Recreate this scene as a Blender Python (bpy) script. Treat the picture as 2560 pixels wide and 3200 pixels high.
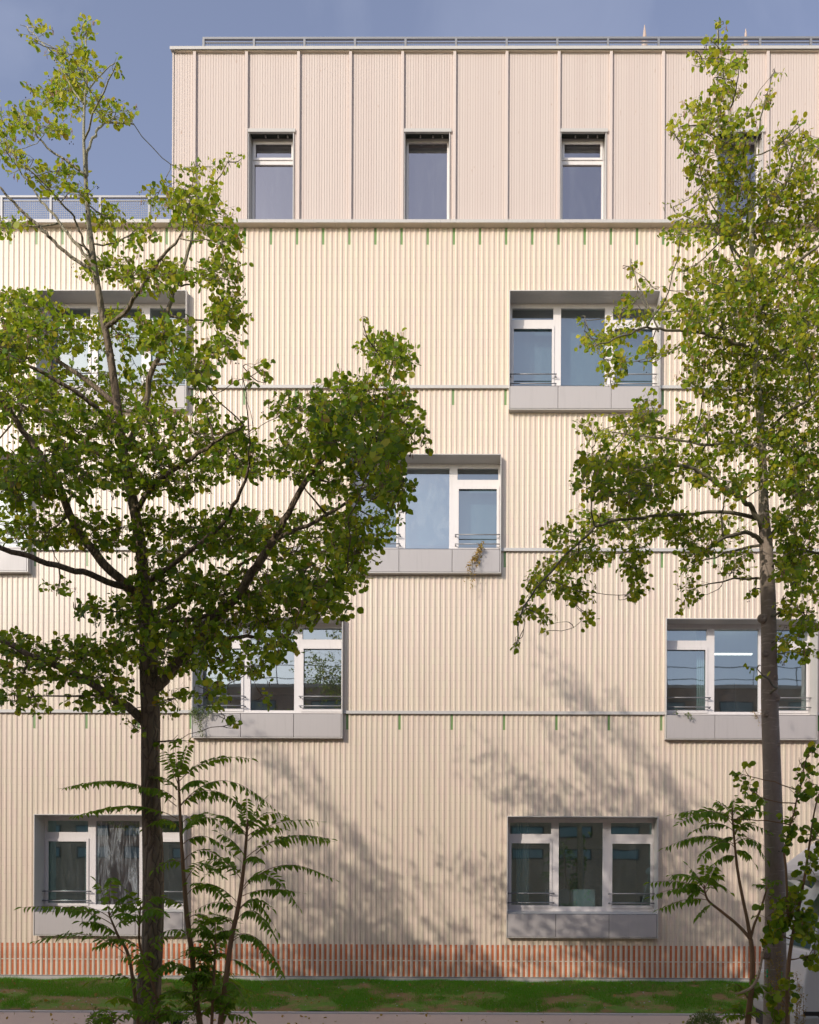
import bpy, math, random
import numpy as np
from mathutils import Vector, Matrix
random.seed(7); RS = np.random.RandomState(11)
S = bpy.context.scene
col = S.collection
for o in list(bpy.data.objects): bpy.data.objects.remove(o)

# ------------------------------------------------------------------ camera
CZ = 2.8                       # eye height above the road
F = 2560.0                     # focal length in photo pixels
PX, PY = 1527.0, 2720.0        # principal point in photo pixels
YAW, ROLL = 0.0051, 0.0043
cam = bpy.data.cameras.new('camera'); camo = bpy.data.objects.new('camera', cam); col.objects.link(camo)
cam.sensor_fit = 'HORIZONTAL'; cam.sensor_width = 36; cam.lens = 36 * F / 2560
cam.shift_x = (1280 - PX) / 2560; cam.shift_y = (PY - 1600) / 2560
cam.clip_start = .1; cam.clip_end = 3000
CR = Matrix.Rotation(YAW, 3, 'Z') @ Matrix.Rotation(math.pi / 2, 3, 'X') @ Matrix.Rotation(ROLL, 3, 'Z')
camo.matrix_world = Matrix.Translation((0, 0, CZ)) @ CR.to_4x4()
S.camera = camo
def at(px, py, Y):
    """point on the vertical plane y=Y seen at photo pixel px,py"""
    r = CR @ Vector(((px - PX) / F, -(py - PY) / F, -1))
    return Vector((0, 0, CZ)) + r * (Y / r.y)

# ------------------------------------------------------------------ world, sun, exposure
SUNV = Vector((.787, 1, -.59)).normalized()       # direction the light travels
w = bpy.data.worlds.new("World"); S.world = w; w.use_nodes = True
nt = w.node_tree
bg = nt.nodes['Background']; sky = nt.nodes.new('ShaderNodeTexSky'); sky.sky_type = 'NISHITA'
sky.sun_disc = False
el = math.asin(-SUNV.z); az = math.atan2(-SUNV.x, -SUNV.y)
sky.sun_elevation = el; sky.sun_rotation = az
sky.air_density = 1.0; sky.dust_density = 1.3; sky.ozone_density = 1.6; sky.altitude = 50
hs = nt.nodes.new('ShaderNodeHueSaturation'); hs.inputs['Saturation'].default_value = .74; hs.inputs['Hue'].default_value = .515
nt.links.new(sky.outputs[0], hs.inputs['Color'])
# thin high cirrus, a little brighter than the clear sky
tc = nt.nodes.new('ShaderNodeTexCoord'); mp = nt.nodes.new('ShaderNodeMapping'); mp.inputs['Scale'].default_value = (3, 3, 1.2)
nz = nt.nodes.new('ShaderNodeTexNoise'); nz.inputs['Scale'].default_value = 1.4; nz.inputs['Detail'].default_value = 8; nz.inputs['Distortion'].default_value = .8
rp = nt.nodes.new('ShaderNodeValToRGB'); rp.color_ramp.elements[0].position = .52; rp.color_ramp.elements[1].position = .82
rp.color_ramp.elements[0].color = (0, 0, 0, 1); rp.color_ramp.elements[1].color = (.16, .16, .16, 1)
mx = nt.nodes.new('ShaderNodeMix'); mx.data_type = 'RGBA'; mx.inputs['B'].default_value = (5.0, 5.2, 6.0, 1)
nt.links.new(tc.outputs['Generated'], mp.inputs[0]); nt.links.new(mp.outputs[0], nz.inputs[0]); nt.links.new(nz.outputs[0], rp.inputs[0])
nt.links.new(rp.outputs[0], mx.inputs[0]); nt.links.new(hs.outputs[0], mx.inputs['A']); nt.links.new(mx.outputs['Result'], bg.inputs[0])
bg.inputs[1].default_value = .15
sun = bpy.data.lights.new('sun', 'SUN'); sun.energy = 2.0; sun.angle = math.radians(.53); sun.color = (1, .90, .78)
suno = bpy.data.objects.new('sun', sun); col.objects.link(suno)
suno.rotation_euler = SUNV.to_track_quat('-Z', 'Y').to_euler()
S.view_settings.view_transform = 'Standard'; S.view_settings.look = 'None'
S.view_settings.gamma = 1; S.view_settings.exposure = .54

# ------------------------------------------------------------------ materials
def mat(name, color=(.8, .8, .8), rough=.6, metal=0, spec=.5):
    m = bpy.data.materials.new(name); m.use_nodes = True
    b = m.node_tree.nodes['Principled BSDF']
    b.inputs['Base Color'].default_value = (*color, 1); b.inputs['Roughness'].default_value = rough
    b.inputs['Metallic'].default_value = metal; b.inputs['Specular IOR Level'].default_value = spec
    return m
class N:
    """tiny node-graph helper"""
    def __init__(s, m): s.t = m.node_tree; s.b = s.t.nodes.get('Principled BSDF')
    def n(s, typ, **k):
        x = s.t.nodes.new('ShaderNode' + typ)
        for a, v in k.items(): setattr(x, a, v)
        return x
    def l(s, a, b): s.t.links.new(a, b)
    def obj(s, scale=(1, 1, 1), loc=(0, 0, 0)):
        c = s.n('TexCoord'); mpp = s.n('Mapping'); mpp.inputs['Scale'].default_value = scale; mpp.inputs['Location'].default_value = loc
        s.l(c.outputs['Object'], mpp.inputs[0]); return mpp.outputs[0]
    def noise(s, vec, scale, detail=4, rough=.55, dist=0):
        x = s.n('TexNoise'); x.inputs['Scale'].default_value = scale; x.inputs['Detail'].default_value = detail
        x.inputs['Roughness'].default_value = rough; x.inputs['Distortion'].default_value = dist
        s.l(vec, x.inputs[0]); return x.outputs[0]
    def ramp(s, fac, stops):
        r = s.n('ValToRGB'); e = r.color_ramp.elements
        while len(e) < len(stops): e.new(.5)
        for i, (p, c) in enumerate(stops):
            e[i].position = p; e[i].color = (*c, 1) if len(c) == 3 else c
        s.l(fac, r.inputs[0]); return r.outputs[0]
    def math(s, op, a, b=None, c=None):
        x = s.n('Math', operation=op)
        for i, v in enumerate((a, b, c)):
            if v is None: continue
            if isinstance(v, (int, float)): x.inputs[i].default_value = v
            else: s.l(v, x.inputs[i])
        return x.outputs[0]
    def mix(s, fac, a, b, blend='MIX'):
        x = s.n('Mix', data_type='RGBA', blend_type=blend)
        for k, v in ((0, fac), ('A', a), ('B', b)):
            i = x.inputs[k]
            if isinstance(v, (int, float)): i.default_value = v
            elif isinstance(v, tuple): i.default_value = (*v, 1)
            else: s.l(v, i)
        return x.outputs['Result']
    def bump(s, h, strength=.3, dist=.01):
        x = s.n('Bump'); x.inputs['Strength'].default_value = strength; x.inputs['Distance'].default_value = dist
        s.l(h, x.inputs['Height']); s.l(x.outputs[0], s.b.inputs['Normal'])
M = {}
PITCH = .115; X0 = -.913                # cladding module
def tile_material(name, base, dark, tileh=.357, joints=True, gloss=.35):
    m = mat(name, base, gloss); g = N(m)
    c = g.n('TexCoord'); sp = g.n('SeparateXYZ'); g.l(c.outputs['Object'], sp.inputs[0])
    # column index: half-module steps, so recess and rib are different tiles
    u = g.math('DIVIDE', g.math('ADD', sp.outputs[0], 100 * PITCH - X0 + .0255), PITCH)
    ci = g.math('FLOOR', u); fr = g.math('SUBTRACT', u, ci)
    isrib = g.math('GREATER_THAN', fr, .44)
    v = g.math('ADD', g.math('DIVIDE', sp.outputs[2], tileh), g.math('MULTIPLY', isrib, .5))
    vi = g.math('FLOOR', v); vf = g.math('SUBTRACT', v, vi)
    cmb = g.n('CombineXYZ'); g.l(g.math('ADD', g.math('MULTIPLY', ci, 2), isrib), cmb.inputs[0]); g.l(vi, cmb.inputs[1])
    wn = g.n('TexWhiteNoise', noise_dimensions='3D'); g.l(cmb.outputs[0], wn.inputs[0])
    colr = g.mix(wn.outputs[0], base, dark)
    ns = g.noise(g.obj((1, 1, .35)), 3.0, 6)
    colr = g.mix(g.math('MULTIPLY', ns, .25), colr, tuple(x * .86 for x in base))
    st = g.noise(g.obj((6, 6, .25)), 2.2, 5)
    colr = g.mix(g.math('MULTIPLY', g.math('MAXIMUM', g.math('SUBTRACT', st, .5), 0), 1.1), colr, (.40, .34, .26))
    if joints:
        j = g.math('LESS_THAN', vf, .022)
        colr = g.mix(g.math('MULTIPLY', j, .5), colr, (.45, .36, .27))
    g.l(colr, g.b.inputs['Base Color'])
    g.bump(g.noise(g.obj(), 60, 3), .15, .004)
    return m
M['cream'] = tile_material('cream_tile', (.64, .55, .43), (.64, .512, .43))
M['red'] = tile_material('red_tile', (.56, .165, .065), (.47, .13, .055))
M['green'] = tile_material('green_tile', (.16, .27, .09), (.14, .24, .08), joints=False)
def wood():
    m = mat('pale_pink_wood', (.78, .62, .53), .7); g = N(m)
    c = g.n('TexCoord'); sp = g.n('SeparateXYZ'); g.l(c.outputs['Object'], sp.inputs[0])
    u = g.math('DIVIDE', g.math('ADD', sp.outputs[0], 50), .0575); ci = g.math('FLOOR', u)
    cmb = g.n('CombineXYZ'); g.l(ci, cmb.inputs[0]); 
    wn = g.n('TexWhiteNoise'); g.l(cmb.outputs[0], wn.inputs[0])
    colr = g.mix(wn.outputs[0], (.60, .52, .48), (.56, .475, .44))
    gr = g.noise(g.obj((30, 30, .8)), 3, 6, .6, .6)
    colr = g.mix(g.math('MULTIPLY', gr, .35), colr, (.50, .40, .36))
    kn = g.noise(g.obj((14, 14, 3)), 1.7, 2)
    colr = g.mix(g.ramp(kn, [(.70, (0, 0, 0)), (.76, (.7, .7, .7))]), colr, (.42, .29, .22))
    big = g.noise(g.obj((1, 1, .5)), .7, 3)
    colr = g.mix(g.math('MULTIPLY', big, .2), colr, (.53, .47, .44))
    g.l(colr, g.b.inputs['Base Color']); g.bump(gr, .2, .003)
    return m
M['wood'] = wood()
def painted(name, c, rough=.4, metal=0., dirt=.12):
    m = mat(name, c, rough, metal); g = N(m)
    n1 = g.noise(g.obj((1, 1, .4)), 2.2, 6); 
    colr = g.mix(g.math('MULTIPLY', n1, dirt * 2), c, tuple(x * .78 for x in c))
    g.l(colr, g.b.inputs['Base Color'])
    n3 = g.noise(g.obj((9, 9, .5)), 2.0, 6, .7)
    colr = g.mix(g.ramp(n3, [(.52, (0, 0, 0)), (.75, (dirt * 2.2,) * 3)]), colr, tuple(x * .62 for x in c))
    g.l(colr, g.b.inputs['Base Color'])
    g.l(g.math('ADD', g.math('MULTIPLY', n1, .2), rough - .1), g.b.inputs['Roughness'])
    return m
M['frame'] = painted('white_frame', (.70, .66, .65), .35)
M['panel'] = painted('grey_panel', (.42, .39, .385), .42)
M['metal'] = painted('pale_metal', (.50, .48, .46), .38, .0)
M['steel'] = painted('galvanised_steel', (.27, .27, .28), .45, .35)
M['soffit'] = painted('soffit_bounce_metal', (.66, .58, .47), .35, .0)  # same metal, with warm bounce from the cream wall painted into its colour
M['dark'] = mat('dark_gap', (.03, .035, .03), .8)
M['concrete'] = painted('concrete', (.52, .48, .46), .85)
M['room'] = mat('room_wall', (.58, .62, .60), .9)
M['roomfloor'] = mat('room_floor', (.25, .25, .23), .7)
M['curtain_c'] = mat('curtain_cloth', (.42, .52, .52), .9)
M['blind'] = mat('blind', (.20, .27, .31), .8)
def glass(name, tint, refl, smear=0, sscale=(6, 6, 1), gc=(.78, .84, .86)):
    m = bpy.data.materials.new(name); m.use_nodes = True; t = m.node_tree
    t.nodes.remove(t.nodes['Principled BSDF']); g = N(m); out = t.nodes['Material Output']
    tr = g.n('BsdfTransparent'); tr.inputs[0].default_value = (*tint, 1)
    gl = g.n('BsdfGlossy'); gl.inputs['Roughness'].default_value = .015; gl.inputs[0].default_value = (*gc, 1)
    lw = g.n('LayerWeight'); lw.inputs[0].default_value = .25
    fac = g.math('MINIMUM', g.math('ADD', g.math('MULTIPLY', lw.outputs[0], .6), refl), 1.0)
    b = g.n('Bump'); b.inputs['Strength'].default_value = .05; b.inputs['Distance'].default_value = .02
    g.l(g.noise(g.obj((1, 1, 1)), 1.6, 1), b.inputs['Height']); g.l(b.outputs[0], gl.inputs['Normal'])
    ms = g.n('MixShader'); g.l(fac, ms.inputs[0]); g.l(tr.outputs[0], ms.inputs[1]); g.l(gl.outputs[0], ms.inputs[2])
    res = ms.outputs[0]
    df = g.n('BsdfDiffuse'); df.inputs[0].default_value = (.62, .68, .72, 1)
    n1 = g.noise(g.obj(sscale), 1.1, 9, .72, 1.4)
    d = g.ramp(n1, [(.46, (0, 0, 0)), (.80, (1, 1, 1))])
    d = g.math('ADD', g.math('MULTIPLY', d, smear), .012)
    m2 = g.n('MixShader'); g.l(d, m2.inputs[0]); g.l(res, m2.inputs[1]); g.l(df.outputs[0], m2.inputs[2])
    g.l(m2.outputs[0], out.inputs[0]); return m
M['glass'] = glass('window_glass', (.55, .66, .66), .29, .05)
M['glass_up'] = glass('grey_window_glass', (.62, .60, .66), .33, .06, gc=(.90, .86, .90))
M['glass_low'] = glass('teal_window_glass', (.85, .99, .97), .36, .07, gc=(.68, .96, .93))
M['glass_smear'] = glass('smeared_glass', (.34, .44, .44), .36, .62, (7, 7, .9))
M['glass_wiped'] = glass('wiped_glass', (.34, .46, .46), .40, .22, (2.5, 2.5, 1.6))
def bark(name, c1, c2, furrow, sc=(16, 16, 3.2), lent=False, young=None, yr=(.56, .80)):
    m = mat(name, c1, .9); g = N(m)
    v = g.n('TexVoronoi', feature='DISTANCE_TO_EDGE'); v.inputs['Scale'].default_value = 1; 
    nz1 = g.noise(g.obj((5, 5, 5)), 2, 5); mm = g.n('VectorMath', operation='ADD'); sc2 = g.n('VectorMath', operation='SCALE'); sc2.inputs['Scale'].default_value = .9
    g.l(nz1, sc2.inputs[0]); g.l(g.obj(sc), mm.inputs[0]); g.l(sc2.outputs[0], mm.inputs[1]); g.l(mm.outputs[0], v.inputs[0])
    n2 = g.noise(g.obj((30, 30, 12)), 1.5, 8, .7)
    h = g.math('ADD', g.math('MULTIPLY', g.math('MINIMUM', v.outputs[0], .25), furrow * 4), g.math('MULTIPLY', n2, .5))
    big = g.noise(g.obj((2, 2, 1)), 1.8, 5, .65)
    colr = g.mix(g.ramp(big, [(.35, (0, 0, 0)), (.65, (1, 1, 1))]), c1, c2)
    colr = g.mix(g.ramp(g.math('MULTIPLY', g.math('MINIMUM', v.outputs[0], .25), 4), [(.0, (furrow, furrow, furrow)), (.35, (0, 0, 0))]), colr, tuple(x * .35 for x in c1))
    colr = g.mix(g.math('MULTIPLY', n2, .4), colr, tuple(x * .6 for x in c1))
    if lent:
        l = g.noise(g.obj((7, 7, 60)), 1.0, 3)
        colr = g.mix(g.ramp(l, [(.60, (0, 0, 0)), (.68, (.5, .5, .5))]), colr, tuple(min(1, x * 1.7) for x in c2))
    if young:      # paler up the stem: younger bark, plus sunlight on it painted into the colour
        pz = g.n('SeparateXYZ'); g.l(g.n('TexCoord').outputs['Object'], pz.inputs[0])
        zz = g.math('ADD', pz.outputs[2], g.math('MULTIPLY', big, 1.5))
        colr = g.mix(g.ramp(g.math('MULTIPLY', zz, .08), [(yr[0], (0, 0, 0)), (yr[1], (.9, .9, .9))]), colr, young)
    g.l(colr, g.b.inputs['Base Color']); g.bump(h, .8, .03 if furrow > .3 else .008)
    return m
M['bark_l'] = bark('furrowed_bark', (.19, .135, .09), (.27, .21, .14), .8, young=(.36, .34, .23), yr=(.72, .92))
M['bark_r'] = bark('smooth_bark', (.27, .21, .17), (.34, .28, .23), .12, (10, 10, 6), True, young=(.44, .42, .29))
M['bark_y'] = bark('young_bark', (.15, .13, .09), (.22, .20, .13), .05)
M['bark_s'] = bark('sapling_bark', (.30, .17, .09), (.22, .15, .08), .05)
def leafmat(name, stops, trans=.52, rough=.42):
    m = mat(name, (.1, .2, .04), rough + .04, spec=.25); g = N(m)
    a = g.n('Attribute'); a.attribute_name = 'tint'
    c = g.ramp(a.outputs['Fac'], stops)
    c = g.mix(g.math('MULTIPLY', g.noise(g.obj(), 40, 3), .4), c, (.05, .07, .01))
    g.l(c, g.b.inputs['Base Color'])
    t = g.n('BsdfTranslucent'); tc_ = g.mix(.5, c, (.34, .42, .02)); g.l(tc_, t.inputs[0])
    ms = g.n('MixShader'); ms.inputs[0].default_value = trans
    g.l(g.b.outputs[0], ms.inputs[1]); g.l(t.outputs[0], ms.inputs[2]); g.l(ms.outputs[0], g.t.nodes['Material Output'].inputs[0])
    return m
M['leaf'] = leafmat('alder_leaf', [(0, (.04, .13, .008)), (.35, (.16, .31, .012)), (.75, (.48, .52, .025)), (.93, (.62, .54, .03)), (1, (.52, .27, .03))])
M['leaf_a'] = leafmat('tree_of_heaven_leaf', [(0, (.09, .25, .02)), (.6, (.20, .40, .035)), (1, (.38, .50, .06))], .5)
M['leaf_dry'] = leafmat('dry_leaf', [(0, (.36, .17, .04)), (.6, (.50, .28, .07)), (1, (.42, .33, .07))], .3)
M['leaf_light'] = leafmat('pale_green_leaf', [(0, (.10, .17, .06)), (1, (.20, .28, .10))], .3)
M['cone'] = mat('alder_cone', (.05, .03, .02), .9)
M['catkin'] = mat('catkin', (.30, .17, .10), .9)

# ------------------------------------------------------------------ mesh helpers
class MB:
    def __init__(s): s.v = []; s.f = []; s.m = []; s.mi = 0
    def quad(s, *p):
        i = len(s.v); s.v += [tuple(q) for q in p]; s.f.append(tuple(range(i, i + len(p)))); s.m.append(s.mi)
    def box(s, x0, x1, y0, y1, z0, z1, bev=0):
        i = len(s.v)
        s.v += [(x, y, z) for z in (z0, z1) for y in (y0, y1) for x in (x0, x1)]
        for f in ((0, 2, 3, 1), (4, 5, 7, 6), (0, 1, 5, 4), (2, 6, 7, 3), (0, 4, 6, 2), (1, 3, 7, 5)):
            s.f.append(tuple(i + k for k in f)); s.m.append(s.mi)
    def tube(s, pts, rad, n=8, caps=True):
        pts = [Vector(p) for p in pts]; i0 = len(s.v); u = None
        for k, p in enumerate(pts):
            d = (pts[min(k + 1, len(pts) - 1)] - pts[max(k - 1, 0)])
            if d.length < 1e-9: d = Vector((0, 0, 1))
            d.normalize()
            if u is None: u = d.orthogonal().normalized()
            u = (u - d * u.dot(d)); u = u.normalized() if u.length > 1e-6 else d.orthogonal().normalized()
            wv = d.cross(u); r = rad[k] if hasattr(rad, '__len__') else rad
            for j in range(n):
                a = 2 * math.pi * j / n; s.v.append(tuple(p + (u * math.cos(a) + wv * math.sin(a)) * r))
        for k in range(len(pts) - 1):
            for j in range(n):
                a = i0 + k * n + j; b = i0 + k * n + (j + 1) % n
                s.f.append((a, b, b + n, a + n)); s.m.append(s.mi)
        if caps:
            s.f.append(tuple(i0 + j for j in reversed(range(n)))); s.m.append(s.mi)
            e = i0 + (len(pts) - 1) * n; s.f.append(tuple(e + j for j in range(n))); s.m.append(s.mi)
    def prism(s, poly, y0, y1):            # poly in x,z extruded along y
        n = len(poly); i = len(s.v)
        s.v += [(x, y0, z) for x, z in poly] + [(x, y1, z) for x, z in poly]
        s.f.append(tuple(i + k for k in range(n))); s.m.append(s.mi)
        s.f.append(tuple(i + n + k for k in reversed(range(n)))); s.m.append(s.mi)
        for k in range(n):
            a, b = i + k, i + (k + 1) % n; s.f.append((b, a, a + n, b + n)); s.m.append(s.mi)
    def sphere(s, c, r, seg=24, rings=14, sz=1):
        pts = [(c[0], c[1], c[2] + r * sz * math.cos(math.pi * k / rings)) for k in range(rings + 1)]
        s.tube(pts, [max(1e-4, r * math.sin(math.pi * k / rings)) for k in range(rings + 1)], seg)
    def build(s, name, mats, parent=None, smooth=False, bevel=0):
        me = bpy.data.meshes.new(name); me.from_pydata(s.v, [], s.f)
        for m in (mats if isinstance(mats, (list, tuple)) else [mats]): me.materials.append(m)
        me.polygons.foreach_set('material_index', s.m)
        if smooth: me.polygons.foreach_set('use_smooth', [True] * len(s.f))
        me.update()
        o = bpy.data.objects.new(name, me); col.objects.link(o)
        if parent: o.parent = parent
        if bevel:
            b = o.modifiers.new('bevel', 'BEVEL'); b.width = bevel; b.segments = 2; b.limit_method = 'ANGLE'
            b.harden_normals = False
        return o
def tag(o, label=None, cat=None, group=None, kind=None):
    if label: o['label'] = label
    if cat: o['category'] = cat
    if group: o['group'] = group
    if kind: o['kind'] = kind
    return o
def empty(name, loc=(0, 0, 0)):
    o = bpy.data.objects.new(name, None); o.location = loc; o.empty_display_size = .2; col.objects.link(o); return o

# ------------------------------------------------------------------ the building
WY = 18.0                                      # plane of the recessed tile strips
B = empty('apartment_building')
tag(B, 'cream ribbed tile building with pale pink timber top storey and boxed windows', 'building')
BOXF, FRY = 17.85, 18.26                       # front of the window boxes, plane of the window frames
WB = 3.262                                     # box width
def Z(c): return c + CZ
rows = {'r3': (12.63, 10.05, 10.58), 'r4': (9.06, 6.48, 7.02), 'r5': (5.49, 2.87, 3.42), 'r6': (1.17, -1.47, -.93)}
wins = [('r3', .325), ('r3', -10.02), ('r3', 10.66), ('r4', -3.128), ('r4', -13.47), ('r4', 7.21), ('r5', -6.575), ('r5', 3.77), ('r6', -10.02), ('r6', .325)]
BANDS = [10.595, 7.03, 3.455]
WX0, WX1 = -14.9, 12.9
ZB, ZT = -2.36, 14.12
holes = [(x, x + WB, Z(rows[r][1]), Z(rows[r][0])) for r, x in wins]
PROF = [(.0255, 0), (.0295, .006), (.0385, .0105), (.0575, .013), (.0765, .0105), (.0855, .006), (.0895, 0)]
def cladding():
    mb = MB()
    segs = [(ZB, BANDS[2]), (BANDS[2], BANDS[1]), (BANDS[1], BANDS[0]), (BANDS[0], ZT)]
    k0 = int(math.floor((WX0 - X0) / PITCH)); k1 = int(math.ceil((WX1 - X0) / PITCH))
    for k in range(k0, k1):
        c = X0 + k * PITCH
        for (za, zb_) in segs:
            za, zb_ = Z(za), Z(zb_)
            def spans(xa, xb):
                sp = [(za, zb_)]
                for hx0, hx1, hz0, hz1 in holes:
                    if xb > hx0 + .02 and xa < hx1 - .02:
                        ns_ = []
                        for a, b in sp:
                            if hz1 <= a or hz0 >= b: ns_.append((a, b)); continue
                            if hz0 > a: ns_.append((a, hz0))
                            if hz1 < b: ns_.append((hz1, b))
                        sp = ns_
                return sp
            # recess strip
            for a, b in spans(c - .0255, c + .0255):
                cuts = [(a, b, 0)]
                if abs(a - Z(ZB)) < 1e-4:       # red tiles along the base
                    t = Z(-1.64)
                    cuts = [(a, a + .02, 0), (a + .02, Z(-2.005), 1), (Z(-2.005), Z(-1.982), 0), (Z(-1.982), t, 1), (t, b, 0)]
                elif False: pass
                if abs(b - zb_) < 1e-4:
                    step = 5 if zb_ > Z(14) else 10
                    if k % step == 0:
                        g0 = b - (.37 if step == 5 else .37); q = cuts.pop(); cuts += [(q[0], g0, q[2]), (g0, b, 2)]
                for a_, b_, mi in cuts:
                    mb.mi = mi
                    mb.quad((c - .0255, WY, a_), (c + .0255, WY, a_), (c + .0255, WY, b_), (c - .0255, WY, b_))
            mb.mi = 0
            for a, b in spans(c + .0255, c + .0895):
                for (xa, ha), (xb, hb) in zip(PROF[:-1], PROF[1:]):
                    mb.quad((c + xa, WY - ha, a), (c + xb, WY - hb, a), (c + xb, WY - hb, b), (c + xa, WY - ha, b))
                mb.quad(*[(c + x, WY - h, a) for x, h in reversed(PROF)]); mb.quad(*[(c + x, WY - h, b) for x, h in PROF])
    return mb.build('tile_cladding', [M['cream'], M['red'], M['green']], B)
cladding()
# masonry shell behind the cladding (stops light leaking, closes ends)
mb = MB()
mb.box(WX0, WX0 + .3, WY + .004, 30, Z(-3), Z(ZT)); mb.box(WX1 - .3, WX1, WY + .004, 30, Z(-3), Z(ZT))
mb.box(WX0 + .3, WX1 - .3, 29.7, 30, Z(-3), Z(ZT)); mb.box(WX0, WX1, WY + .15, 30, Z(ZT - .25), Z(ZT - .003))
mb.build('rear_wall', M['concrete'], B)
mb = MB(); mb.box(WX0, WX1, WY - .05, WY + .3, Z(-2.9), Z(ZB) - .003); pl = mb.build('plinth', M['concrete'], B)
mb = MB(); mb.box(WX0, WX1, WY - .045, WY - .031, Z(ZB) + .0, Z(ZB) + .018); mb.build('base_rail', M['steel'], B)
# horizontal floor bands between the window boxes
for zi, z in enumerate(BANDS):
    rr = ('r3', 'r4', 'r5')[zi]; xs = sorted(x for r, x in wins if r == rr); a = WX0
    for x in xs + [WX1]:
        b = x if x != WX1 else WX1
        if b - a > .1:
            mb = MB(); mb.box(a + .005, b - .005, WY - .06, WY + .02, Z(z) - .028, Z(z) + .024)
            mb.box(a + .005, b - .005, WY - .064, WY - .0602, Z(z) - .032, Z(z) + .034)
            mb.build('floor_band', M['metal'], B)
        a = x + WB

def room(mb, x0, x1, z0, z1, y0, d=4.5):
    ym = y0 + d
    mb.mi = 0
    mb.quad((x0, ym, z0), (x1, ym, z0), (x1, ym, z1), (x0, ym, z1))
    mb.quad((x0, y0, z0), (x0, ym, z0), (x0, ym, z1), (x0, y0, z1)); mb.quad((x1, y0, z0), (x1, ym, z0), (x1, ym, z1), (x1, y0, z1))
    mb.quad((x0, y0, z1), (x1, y0, z1), (x1, ym, z1), (x0, ym, z1))
    mb.mi = 1; mb.quad((x0, y0, z0), (x1, y0, z0), (x1, ym, z0), (x0, ym, z0))
def pane(x0, x1, z0, z1, parent, m=None, y=FRY + .035):
    mb = MB(); mb.quad((x0 - .01, y, z0 - .01), (x1 + .01, y, z0 - .01), (x1 + .01, y, z1 + .01), (x0 - .01, y, z1 + .01))
    return mb.build('pane', m or M['glass'], parent)
def box_window(r, x, i):
    zt, zb_, zs = (Z(q) for q in rows[r]); F_ = FRY; xr = x + WB
    y0 = BOXF; t = .018
    mb = MB()                                     # the metal surround: top, sides, lower casing
    mb.mi = 1
    mb.box(x - t, xr + t, y0, F_, zt, zt + t)
    mb.box(x - t, x, y0, F_ + .02, zb_, zt - .0); mb.box(xr, xr + t, y0, F_ + .02, zb_, zt)
    mb.box(x, xr, y0 + .012, WY + .1, zb_, zb_ + .02)
    mb.mi = 0
    # fixed frame, front face at F_
    yb = F_ + .07; L = (x + .06, x + .975); C = (x + 1.145, x + 2.125); R = (x + 2.305, x + 3.215)
    top = zt - .10; bot = zs + .13
    def bar(a, b, c, d, yo=0): mb.box(a, b, F_ - yo, yb, c, d)
    bar(x, xr, top, zt - .001); bar(x, xr, zs, bot)
    bar(x, L[0], bot, top); bar(L[1], C[0], bot, top); bar(C[1], R[0], bot, top); bar(R[1], xr, bot, top)
    for a, b in (L, R):
        bar(a, b, zt - .525, zt - .355)           # transom
    # thin shadow grooves on the mullions
    W = mb.build('window', [M['frame'], M['metal']], B)
    for a, b in (L, R):                           # opening casements
        s = MB(); sz0, sz1 = bot - .03, zt - .495; e = .05
        s.box(a - .02, b + .02, F_ - .018, F_ - .003, sz1 - e - .02, sz1); s.box(a - .02, b + .02, F_ - .018, F_ - .003, sz0, sz0 + e + .015)
        s.box(a - .02, a + .032, F_ - .018, F_ - .003, sz0 + e + .015, sz1 - e - .02); s.box(b - .032, b + .02, F_ - .018, F_ - .003, sz0 + e + .015, sz1 - e - .02)
        s.build('casement', M['frame'], W)
        gl_ = M['glass_low'] if r == 'r6' else M['glass']
        pane(a, b, zt - .355, top, W, gl_)
        pane(a, b, bot, zt - .525, W, gl_)
        for zz in (zs + .425, zs + .215):         # safety rails with brackets
            g = MB(); yy = F_ - .10
            g.tube([(a - .05, yy, zz), (b + .07, yy, zz)], .0125, 10)
            for xx in (a - .035, b + .055): g.tube([(xx, yy, zz), (xx, F_, zz - .004)], .009, 8); g.box(xx - .018, xx + .018, F_ - .006, F_ - .001, zz - .022, zz + .016)
            g.build('guard_rail', M['steel'], W, True)
    gm = M['glass_low'] if r == 'r6' else M['glass']
    if (r, x) == ('r6', -10.02): gm = M['glass_smear']
    if (r, x) == ('r4', -3.128): gm = M['glass_wiped']
    pane(C[0], C[1], bot, top, W, gm)
    # sloping sill and three cladding panels below
    s = MB(); s.quad((x, y0 + .004, zs - .012), (xr, y0 + .004, zs - .012), (xr, F_, zs + .03), (x, F_, zs + .03)); s.build('sill', M['metal'], W)
    cuts = [x + .006, x + 1.055, x + 2.215, xr - .006]
    for a, b in zip(cuts[:-1], cuts[1:]):
        p = MB(); p.box(a + .005, b - .005, y0 + .002, y0 + .03, zb_ + .024, zs - .022)
        p.build('sill_panel', M['panel'], W, bevel=.004)
    s = MB(); s.box(x, xr, y0 + .034, y0 + .05, zb_ + .02, zs - .018); s.build('panel_backing', M['dark'], W)
    rm = MB(); room(rm, x - .4, xr + .4, zs - .3, zt + .25, yb + .01)
    # stub of wall between the frame and the room edges
    rm.mi = 0
    for a, b, c, d in ((x - .4, x, zs - .3, zt + .25), (xr, xr + .4, zs - .3, zt + .25), (x, xr, zs - .3, zs), (x, xr, zt, zt + .25)):
        rm.quad((a, yb + .008, c), (b, yb + .008, c), (b, yb + .008, d), (a, yb + .008, d))
    # what stands in the room: a table edge, shelves and a column, so the pane is not empty
    rr = random.Random(i * 13 + 5)
    rm.mi = 2
    if rr.random() < .7: rm.box(x + rr.uniform(.3, 1.5), x + rr.uniform(1.8, 3.0), yb + 1.6, yb + 2.2, zs - .3, zs + rr.uniform(.15, .5))
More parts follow.
